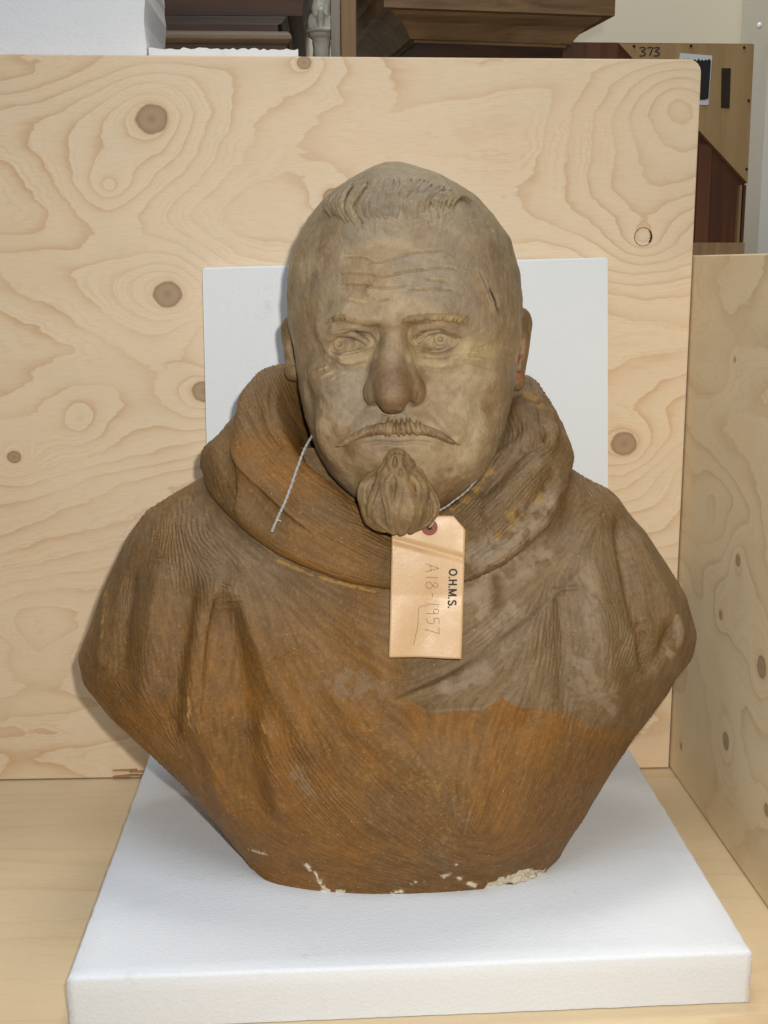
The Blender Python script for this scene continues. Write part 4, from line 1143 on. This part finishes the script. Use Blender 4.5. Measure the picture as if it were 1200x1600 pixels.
# ------------------------------------------------------------------ paper tag and its string
def paper_mat():
    t = NT('manila_paper'); c = t.coord()
    n1 = t.noise(c, 35, 4, 0.6); n2 = t.noise(c, 600, 3, 0.7)
    col = t.mix(n1, (0.50, 0.315, 0.155), (0.60, 0.395, 0.205)); col = t.mix(t.smooth(n2, .4, .7, 0, .14), col, (0.36, 0.21, 0.10))
    return t.out(col, t.ramp(n1, [(.35, .34), (.7, .52)]), t.bump(t.math('ADD', t.math('MULTIPLY', n1, 1.5), t.math('MULTIPLY', n2, .25)), .3, .0012), .45)
M_paper = paper_mat()
TAGY = lambda py: np.interp(py, [800, 850, 930, 1032], [.9035, .8990, .8925, .8800])
def T_(px, py, off=0.0): return P(px, py, TAGY(py)-off)
def tag_left(py): return np.interp(py, [806, 1028], [613, 608])
def tag_right(py): return np.interp(py, [806, 1030], [727.5, 721])
tag_root = empty('paper_tag', tuple(T_(665, 1028)), 'buff paper luggage tag lettered O.H.M.S. hanging below the beard', 'tag')
NV, NU = 70, 36; V = []; 
for i in range(NV+1):
    v = i/NV
    for j in range(NU+1):
        u = j/NU
        py = 806+(1028+2*u-806)*v; cut = max(0, 1-(py-806)/21.0)*19
        L_, R_ = tag_left(py)+cut, tag_right(py)-cut
        px = L_+(R_-L_)*u
        q = T_(px, py); cr = (px-600)*.26+ (850-py)                         # crease
        bend = .0016*math.exp(-((py-(843+.27*(px-612)))/5.0)**2)
        q = q+np.array([0, bend+.0010*math.sin(u*3.0+.4)-.0012*math.sin(v*4.2)+.0007*math.sin(u*7+v*5)*v, 0])
        V.append(q)
V = np.array(V); n_ = len(V)
tagfront = Clay(V, grid_quads(NV+1, NU+1, False))
th_ = np.array([0, .00045, 0])
Qf = grid_quads(NV+1, NU+1, False); Qb = Qf[:, ::-1]+n_
rim = [j for j in range(NU+1)]+[(i)*(NU+1)+NU for i in range(1, NV+1)]+[NV*(NU+1)+j for j in range(NU-1, -1, -1)]+[i*(NU+1) for i in range(NV-1, 0, -1)]
rim = np.array(rim); r2 = np.roll(rim, -1)
Qs = np.stack([rim, rim+n_, r2+n_, r2], 1)
card = np_mesh('card', np.vstack([V, V+th_]), np.vstack([Qf, Qb, Qs]), M_paper)
def on_tag(px, py, off=.0004):
    d = np.hypot(tagfront.px[:, 0]-px, tagfront.px[:, 1]-py); k = np.argsort(d)[:4]; w = 1/(d[k]+.3)
    y = (V[k, 1]*w).sum()/w.sum(); return P(px, py, y-off)
M_ink = plain('black_ink', (0.020, 0.018, 0.018), 0.6, .2, 300)
M_pencil = plain('pencil', (0.17, 0.125, 0.085), 0.6, .3, 300)
M_red = plain('red_brown_washer', (0.235, 0.072, 0.035), 0.6, .25, 200)
def ribbon(name, paths, width, fn, mat, parent=None):
    V_, Q_ = [], []
    for pts in paths:
        p = np.array(pts, float); p = smooth_path(p, max(4, len(p)*5)) if len(p) > 2 else p
        t = np.gradient(p, axis=0); t /= np.linalg.norm(t, axis=1)[:, None]+1e-9; nr = np.stack([-t[:, 1], t[:, 0]], 1)
        b = len(V_)
        for q, m in zip(p, nr):
            for s in (-1, 1):
                e = q+m*s*width/2; V_.append(fn(e[0], e[1]))
        for i in range(len(p)-1): Q_.append((b+2*i, b+2*i+1, b+2*i+3, b+2*i+2))
    o = np_mesh(name, np.array(V_), np.array(Q_), mat, None, False)
    return o
# print: letters stand on the right, read from top to bottom (turned a quarter clockwise)
def turned(paths, ox, oy, s, slant=0.0):
    """letter space (x right, y up) -> tag pixels, rotated clockwise: x runs down, y runs right"""
    return [[(ox+y*s+x*s*slant, oy+x*s) for x, y in p] for p in paths]
arc = lambda cx, cy, rx, ry, a0, a1, n=14: [(cx+rx*math.cos(math.radians(a0+(a1-a0)*k/n)), cy+ry*math.sin(math.radians(a0+(a1-a0)*k/n))) for k in range(n+1)]
GL = {'O': ([arc(.40,.5,.34,.43,0,360,24)], .86), 'H': ([[(.10,0),(.10,1)],[(.60,0),(.60,1)],[(.10,.52),(.60,.52)]], .74),
      'M': ([[(.10,0),(.10,1)],[(.10,1),(.44,.06)],[(.44,.06),(.78,1)],[(.78,0),(.78,1)]], .92), 'S': ([[(.58,.80),(.50,.90),(.34,.94),(.18,.88),(.11,.74),(.18,.60),(.36,.51),(.54,.42),(.61,.27),(.54,.12),(.36,.06),(.18,.10),(.09,.22)]], .72),
      '.': ([[(.06,.08),(.23,.08)]], .38)}
x = 0; paths = []
for ch in 'O.H.M.S.':
    g, adv = GL[ch]; paths += [[(px_+x, py_) for px_, py_ in s] for s in g]; x += adv
letters = ribbon('printed_letters', turned(paths, 701.5, 889, 13.2, -.03), 2.5, lambda a, b: on_tag(a, b, .0004), M_ink)
HW = [[[(0,0),(.35,1.05)],[(.35,1.05),(.62,-.02)],[(.12,.40),(.60,.42)]], [[(1.05,-.02),(1.10,.98)]],
      [[(1.72,.95),(1.52,.85),(1.50,.68),(1.70,.55),(1.92,.36),(1.88,.10),(1.66,.0),(1.46,.12),(1.48,.34),(1.72,.55),(1.86,.74),(1.82,.90),(1.72,.95)]], [[(2.28,.48),(2.62,.54)]],
      [[(3.15,.02),(3.22,1.0)]], [[(3.95,.72),(3.78,.56),(3.60,.66),(3.58,.88),(3.76,.98),(3.93,.88),(3.95,.72),(3.90,.0)]], [[(4.75,1.0),(4.34,.98),(4.32,.60),(4.58,.66),(4.72,.42),(4.62,.12),(4.30,.02)]], [[(4.98,.98),(5.50,1.02)],[(5.50,1.02),(5.18,-.1)]]]
hw = [s for g in HW for s in g]
writing = ribbon('pencil_writing', turned(hw, 665, 881, 19.8, .012), .85, lambda a, b: on_tag(a, b, .0004), M_pencil)
writing2 = ribbon('pencil_mark', [[(668,946),(655,950),(653,975),(650,990),(646,1008)]], .7, lambda a, b: on_tag(a, b, .0004), M_pencil)
# washer round the eyelet
def wash(r0, r1, off, mat, name, cx=671, cy=824):
    bm = bmesh.new(); prev = None
    for k in range(33):
        a = 2*math.pi*k/32
        p = bm.verts.new(on_tag(cx+r0*math.cos(a), cy+r0*math.sin(a), off)); q = bm.verts.new(on_tag(cx+r1*math.cos(a), cy+r1*math.sin(a), off))
        if prev: bm.faces.new((prev[0], p, q, prev[1]))
        prev = (p, q)
    return bm_obj(name, bm, mat)
washer = wash(4.2, 12.8, .0007, M_red, 'eyelet_washer')
hole = wash(.01, 4.4, .0005, M_dark, 'eyelet_hole')
adopt(tag_root, card, letters, writing, writing2, washer, hole)
M_string = plain('grey_string', (0.40, 0.385, 0.36), 0.8, .35, 500, .6)
strg = empty('tag_string', tuple(P(672, 824, .895)), 'thin grey string tied round the neck and through the tag', 'string')
right_p = smooth_path(np.array([on_tag(671, 824, .0012), on_tag(676, 818, .0045), P(684,801,.905), P(704,787,.914), P(730,766,.926), P(752,741,.940), P(766,712,.955), P(772,690,.966), P(773,678,.978)]), 60)
left_p = smooth_path(np.array([P(491,674,.975), P(486,684,.958), P(476,702,.945), P(464,733,.933), P(452,768,.922), P(440,797,.915), P(430,818,.912), P(425,831,.912)]), 60)
def twisted(name, path, r):
    path = smooth_path(path, 160); path = path+np.stack([fbm(path, 90, 2, s)*.0006 for s in (1, 2, 3)], 1); Vs, Qs_ = [], []; n0 = 0
    T = np.gradient(path, axis=0); T /= np.linalg.norm(T, axis=1)[:, None]
    A = np.cross(T, [.3, .9, .1]); A /= np.linalg.norm(A, axis=1)[:, None]; B = np.cross(T, A)
    an = np.arange(len(path))*.55
    for ph in (0, math.pi):
        q = path+r*.5*(A*np.cos(an+ph)[:, None]+B*np.sin(an+ph)[:, None])
        v, f_ = tube_np(q, [r*.62]*len(q), 7 if False else 8); Vs.append(v); Qs_.append(f_+n0); n0 += len(v)
    return np_mesh(name, np.vstack(Vs), np.vstack(Qs_), M_string)
s1 = twisted('strand', right_p, .00075); s2 = twisted('strand', left_p, .00105)
s3 = twisted('frayed_end', np.array([P(430,817,.9120), P(434,813,.9112), P(439,815,.9116)]), .0005)
adopt(strg, s1, s2, s3)

# ================================================================== BACKGROUND of the store room
def wood(name, base, dark, axis='X', rough=0.5, scale=1.0):
    t = NT(name); c = t.coord()
    sc = {'X': (3, 60, 60), 'Y': (60, 3, 60), 'Z': (60, 60, 3)}[axis]
    n1 = t.noise(t.mapping(c, tuple(s*scale for s in sc)), 1.0, 4, .6, .6); n2 = t.noise(c, 9, 3)
    col = t.mix(t.smooth(n1, .3, .72), dark, base); col = t.mix(t.smooth(n2, .35, .7, 0, .35), col, dark)
    return t.out(col, rough, t.bump(n1, .2, .001), .4)
M_wall = plain('cream_wall', (0.66, 0.60, 0.47), 0.8, .03, 3, .05)
M_wall2 = plain('pale_wall', (0.70, 0.67, 0.60), 0.8, .03, 3, .05)
M_concrete = plain('grey_floor', (0.30, 0.29, 0.27), 0.8, .15, 12, .1)
M_mahog = wood('dark_brown_wood', (0.075, 0.030, 0.012), (0.028, 0.011, 0.006), 'X', .42)
M_mould = wood('worn_moulding_wood', (0.20, 0.125, 0.060), (0.095, 0.055, 0.026), 'X', .45)
M_corn = wood('cornice_wood', (0.27, 0.160, 0.075), (0.125, 0.068, 0.030), 'X', .45)
M_post = wood('pine_post', (0.40, 0.25, 0.125), (0.26, 0.15, 0.07), 'Z', .6)
M_greyp = wood('grey_post', (0.42, 0.36, 0.28), (0.30, 0.25, 0.20), 'Z', .6)
M_gusset = wood('gusset_plywood', (0.44, 0.285, 0.130), (0.33, 0.200, 0.085), 'Z', .55, .6)
M_redwood = wood('red_brown_panel', (0.145, 0.050, 0.018), (0.075, 0.026, 0.010), 'Z', .45)
M_plasterw = plain('white_plaster', (0.62, 0.59, 0.51), 0.7, .1, 60, .3)
M_poly = foam_mat('polystyrene', (0.80, 0.81, 0.84), 9)

wall = boxo('wall', (-3.0, 2.62, -.05), (3.2, 2.72, 3.4), M_wall); wall['kind'] = 'structure'
pil = P(1181, 200, 2.5)
pier = boxo('wall_pier', (pil[0], 2.45, -.05), (pil[0]+.9, 2.615, 3.4), M_wall2); pier['kind'] = 'structure'
flo = boxo('floor', (-3.0, -1.0, -.12), (3.2, 2.60, -.019), M_concrete); flo['kind'] = 'structure'
# pin: white bead modelled to stand in for a glint on the pier
pn = P(1187, 40, 2.448)
bm = bmesh.new(); bmesh.ops.create_uvsphere(bm, u_segments=12, v_segments=8, radius=.0052)
for v in bm.verts: v.co = Vector((v.co.x+pn[0], v.co.y*.6+pn[1], v.co.z*1.2+pn[2]))
tm = NT('highlight_white'); M_highlight = tm.out((0.9, 0.9, 0.9), .2, None, .6)
highlight = bm_obj('wall_highlight', bm, M_highlight, None, True); tag(highlight, 'tiny white pin bead standing in for a glint, high on the pale wall at right', 'highlight')

# polystyrene block and thin sheet standing behind the back board
def ragged_slab(name, xs, zt, y0, y1, mat, amp, seed, right_rag=0.0):
    n = len(xs); rnd = np.random.default_rng(seed)
    top = [(x, zt+amp*rnd.uniform(-1, 1)) for x in xs]
    right = []
    if right_rag:
        zz_ = np.linspace(zt-.008, .70, 14); right = [(xs[-1]+right_rag*rnd.uniform(-1, 1), z) for z in zz_]
    poly = top+right+[(xs[-1], -.018), (xs[0], -.018)]
    bm = bmesh.new(); add_hexa(bm, [(x, y0, z) for x, z in poly][::-1]+[(x, y1, z) for x, z in poly][::-1])
    bmesh.ops.recalc_face_normals(bm, faces=bm.faces[:])
    bmesh.ops.triangulate(bm, faces=[f for f in bm.faces if len(f.verts) > 4])
    return bm_obj(name, bm, mat)
xb = float(P(228, 40, 1.25)[0])
blk = ragged_slab('polystyrene_block', np.linspace(-.62, xb, 12), float(P(100, -70, 1.25)[2]), 1.243, 1.40, M_poly, .001, 2, .0012)
tag(blk, 'big white polystyrene block above the plywood in the top left corner', 'block')
xs0, xs1 = float(P(232, 75, 1.25)[0]), float(P(466, 80, 1.25)[0])
sl = ragged_slab('polystyrene_sheet', np.linspace(xs0+.001, xs1, 40), float(P(350, 78, 1.25)[2]), 1.244, 1.262, M_poly, .0011, 5)
tag(sl, 'thin white sheet with a ragged edge peeping over the plywood under the dark plinth', 'foam sheet')

# dark plinth with a rounded moulding
def profile_box(name, x0, x1, y0, y1, prof, mat, ff=1.0):
    """stacked mouldings: prof = list of (z, outset) from bottom to top, swept round front and right"""
    bm = bmesh.new(); rings = []
    for z, o in prof: rings.append([bm.verts.new(q) for q in ((x0-o, y0-o*ff, z), (x1+o, y0-o*ff, z), (x1+o, y1, z), (x0-o, y1, z))])
    for a, b in zip(rings[:-1], rings[1:]):
        for k in range(4): bm.faces.new((a[k], a[(k+1) % 4], b[(k+1) % 4], b[k]))
    bm.faces.new(rings[0][::-1]); bm.faces.new(rings[-1])
    bmesh.ops.recalc_face_normals(bm, faces=bm.faces[:])
    return bm_obj(name, bm, mat)
YP = 1.5; zP = lambda py: float(P(340, py, YP)[2])
plinth = empty('dark_plinth', (float(P(340, 60, YP)[0]), YP+.1, -.019), 'dark brown wooden plinth with a rounded moulding behind the plywood', 'plinth')
px0, px1 = float(P(190, 40, YP)[0]), float(P(434, 40, YP)[0])
die = profile_box('die', px0, px1, YP, YP+.3, [(zP(51), 0), (zP(38), 0), (zP(36), .004), (zP(27), .009), (zP(25), .011), (zP(24.5), .028), (zP(-15), .030), (zP(-60), .040)], M_mahog, 0.08)
tor = profile_box('moulding', px0, px1, YP, YP+.3, [(zP(71), .004), (zP(71), .012)]+[(zP(71-20*k/8), .010+.006*math.sin(math.pi*(k+.6)/9)) for k in range(9)]+[(zP(51)-.0002, .002)], M_mould)
ft = profile_box('foot', px0, px1, YP, YP+.3, [(-.019, .010), (zP(71)-.0002, .010)], M_mahog)
adopt(plinth, die, tor, ft)

# carved white capital on its column, pale panel beside it
YC_ = 1.72
cap_c = P(497, 30, YC_); zC = lambda py: float(P(497, py, YC_)[2]); R0 = .020
def cap_sdf(p):
    q = p-np.array([cap_c[0]+.004, YC_, 0]); r = np.hypot(q[:, 0], q[:, 1]); z = p[:, 2]
    prof = np.interp(z, [zC(95), zC(80), zC(62), zC(58), zC(45), zC(25), zC(5), zC(-12), zC(-30)], [.010, .011, .012, .017, .018, .016, .019, .027, .030])
    d = (r-prof)*.8; a = np.arctan2(q[:, 1], q[:, 0])
    for tier, (zb, zt, n_, ph) in enumerate([(44, 22, 7, .2), (26, 2, 7, .65), (8, -14, 5, .2)]):
        for k in range(n_):
            an = 2*math.pi*k/n_+ph; dr = np.array([math.cos(an), math.sin(an), 0]); b = np.array([cap_c[0]+.004, YC_, 0])
            rr_ = [.017, .019, .025, .022]; zz_ = [zC(zb), zC((zb+zt)/2), zC(zt), zC(zt+6)]
            pts = [b+dr*rr_[i]+(0, 0, zz_[i]) for i in range(4)]
            d = smin(d, d_chain(p, pts, [.004, .005, .0042, .0025]), .0015)
    d = np.minimum(d, np.abs(z-zC(50))*.9+np.maximum(r-.022, 0)*1.0-.0022)
    return d+fbm(p, 170, 2, 3)*.0012
cV, cQ = surface_net(cap_sdf, (cap_c[0]-.036, YC_-.04, zC(92)), (cap_c[0]+.044, YC_+.04, zC(-26)), .0016)
column = empty('carved_column', (float(cap_c[0]), YC_, -.019), 'small white plaster column with a carved leafy capital behind the plywood', 'column')
capo = np_mesh('capital', cV, cQ, M_plasterw)
bm = bmesh.new(); bmesh.ops.create_cone(bm, cap_ends=True, segments=24, radius1=.013, radius2=.0105, depth=zC(86)+.019)
for v in bm.verts: v.co += Vector((cap_c[0]+.004, YC_, (zC(86)-.019)/2))
shaft = bm_obj('shaft', bm, M_plasterw, None, True)
adopt(column, capo, shaft)
q0, q1 = P(425, 40, 2.0), P(482, 40, 2.0)
bm = bmesh.new()
ring = [(q0[0]+(q1[0]-q0[0])*k/10, 2.0-.05*math.sin(math.pi*k/10)) for k in range(11)]
v0 = [bm.verts.new((x, y, -.019)) for x, y in ring+[(q1[0], 2.1), (q0[0], 2.1)]]; zt_ = float(P(450, -80, 2.0)[2])
v1 = [bm.verts.new((x*1.0, y, zt_)) for x, y in ring+[(q1[0], 2.1), (q0[0], 2.1)]]
for k in range(len(v0)): bm.faces.new((v0[k], v0[(k+1) % len(v0)], v1[(k+1) % len(v0)], v1[k]))
bm.faces.new(v0[::-1]); bm.faces.new(v1); bmesh.ops.recalc_face_normals(bm, faces=bm.faces[:])
pier2 = bm_obj('plaster_pier', bm, plain('beige_plaster', (0.56, 0.48, 0.37), .8), None, False); tag(pier2, 'pale beige rounded plaster pier between dark plinth and carved column', 'pier')

# posts
def post(name, a, b, y, w, mat, label):
    A, B = P(a, 40, y), P(b, 40, y); o = boxo(name, (A[0], y, -.019), (B[0], y+w, float(P(a, -70, y)[2])), mat, None, .0015); tag(o, label, 'post'); return o
post('wooden_post', 533, 557, 1.60, .03, M_post, 'upright brown wooden post left of the big cornice')
post('grey_post', 517, 532, 1.66, .02, M_greyp, 'narrow greyish upright post beside the carved capital')

# pedestal with a wide cornice, turned a little
YK = 1.5; k0 = P(600, 11, YK); ang = math.radians(8)
ex_, ey_ = np.array([math.cos(ang), math.sin(ang), 0]), np.array([-math.sin(ang), math.cos(ang), 0])
def ped(name, prof, wid, dep, mat):
    """prof = (z, inset) from bottom to top; inset from the cornice outline"""
    bm = bmesh.new(); rings = []
    for z, s in prof:
        rings.append([bm.verts.new(tuple(np.array([k0[0], k0[1], z])+ex_*u+ey_*v)) for u, v in ((s, s), (wid-s, s), (wid-s, dep-s), (s, dep-s))])
    for a, b in zip(rings[:-1], rings[1:]):
        for k in range(4): bm.faces.new((a[k], a[(k+1) % 4], b[(k+1) % 4], b[k]))
    bm.faces.new(rings[0][::-1]); bm.faces.new(rings[-1]); bmesh.ops.recalc_face_normals(bm, faces=bm.faces[:])
    return bm_obj(name, bm, mat)
Wd = float((P(960, 22, YK+.04)-k0)@ex_); z0 = float(k0[2]); u_ = YK/1950
pedestal = empty('cornice_pedestal', tuple(np.array([k0[0], k0[1], -.019])+ex_*Wd/2+ey_*.15), 'dark wooden pedestal with a broad brown projecting cornice behind the plywood', 'pedestal')
slab = ped('cornice_slab', [(z0, .0), (z0+.020, 0), (z0+.024, -.006), (z0+.05, -.012)], Wd, .34, M_corn)
cove = ped('cove', [(z0-.0300, .044), (z0-.0270, .044), (z0-.0265, .039), (z0-.020, .035), (z0-.010, .026), (z0-.004, .015), (z0-.0002, .011)], Wd, .34, M_corn)
body = ped('body', [(-.019, .047), (z0-.0302, .047)], Wd, .34, M_mahog)
adopt(pedestal, slab, cove, body)

# store crate with the numbered gusset
YG = 1.95
G = lambda px, py, dy=0.0: P(px, py, YG+dy)
case = empty('numbered_crate', tuple(np.array([G(1080, 300)[0], YG+.1, -.019])), 'red-brown wooden crate with a pale gusset numbered 373 at the right', 'crate')
gus = prism('gusset', [G(967, 67.5), G(1168, 286), G(1178.5, 69)], (0, .012, 0), M_gusset)
pL, pR = G(880, 300, .013), G(1163, 300, .013); ztop = float(G(1000, 68)[2])
pan = boxo('panel', (pL[0], YG+.013, -.019), (pR[0], YG+.33, ztop-.004), M_redwood)
rail = boxo('rail', (pL[0]-.02, YG-.004, float(G(940, 92)[2])), (float(G(966, 80)[0])-.002, YG+.012, ztop+.0005), M_redwood)
cap = boxo('top_edge', (pL[0]-.02, YG+.0125, ztop-.0035), (float(G(1178, 80)[0]), YG+.30, ztop+.003), M_corn)
e1 = boxo('edge_batten', (float(G(1156, 300)[0]), YG+.002, -.019), (float(G(1160, 300)[0]), YG+.0125, float(G(1160, 289)[2])), M_post)
e2 = boxo('edge_batten', (float(G(1162, 300)[0]), YG+.001, -.019), (float(G(1166, 300)[0]), YG+.0125, float(G(1164, 289)[2])), M_redwood)
stripe = boxo('batten', (float(G(1092, 300)[0]), YG+.009, -.019), (float(G(1112, 300)[0]), YG+.0125, float(G(1104, 225)[2])), wood('brown_batten', (0.19, 0.072, 0.026), (0.12, 0.042, 0.015), 'Z'))
ledge = boxo('ledge', (float(G(1060, 380)[0]), YG-.03, -.019), (float(G(1154, 380)[0]), YG+.0005, float(G(1120, 379, -.03)[2])), M_post)
M_label = plain('label_paper', (0.66, 0.66, 0.68), .6, .04, 50)
lab = prism('paper_label', [G(1113, 87, -.001), G(1107, 164, -.001), G(1050, 162, -.001), G(1063, 83, -.001)], (0, .0008, 0), M_label)
rl = random.Random(9)
top_e = [(1064+44*k/16, 91+ (k % 2)*3+rl.uniform(0, 2.5)) for k in range(17)]
blot = prism('label_print', [G(1111, 95, -.0016), G(1107, 154, -.0016), G(1101, 156, -.0016), G(1060, 156, -.0016)]+[G(x, y, -.0016) for x, y in top_e], (0, .0004, 0), M_ink)
slot = prism('hand_slot', [G(1127.5, 106.5, -.0008), G(1142, 106.5, -.0008), G(1140, 169.5, -.0008), G(1126.5, 168.5, -.0008)], (0, .0006, 0), M_dark)
num = []
num.append([(999,75),(1006,74),(1008,77),(1003,80),(1008,83),(1006,87),(999,87.5)])
num.append([(1011,75),(1019,74.5),(1018,80),(1015,87)])
num.append([(1021,75),(1029,74.5),(1029,77),(1024,80),(1030,83),(1028,87),(1021,87.5)])
num_o = []
for p_ in num: num_o.append(ribbon('painted_digit', [p_], 1.9, lambda a, b: G(a, b, -.0008), M_ink))
scr = []
for (x, y) in ((1080,71.5), (1163,74), (1170,157), (1167,264), (991,72)):
    c_ = G(x, y, -.001); bm = bmesh.new(); bmesh.ops.create_cone(bm, cap_ends=True, segments=14, radius1=.0022, radius2=.0017, depth=.0016, matrix=Matrix.Translation(Vector(c_)) @ Matrix.Rotation(math.radians(90), 4, 'X'))
    scr.append(bm_obj('screw', bm, M_dark))
adopt(case, gus, pan, rail, cap, e1, e2, stripe, ledge, lab, blot, slot, *num_o, *scr)
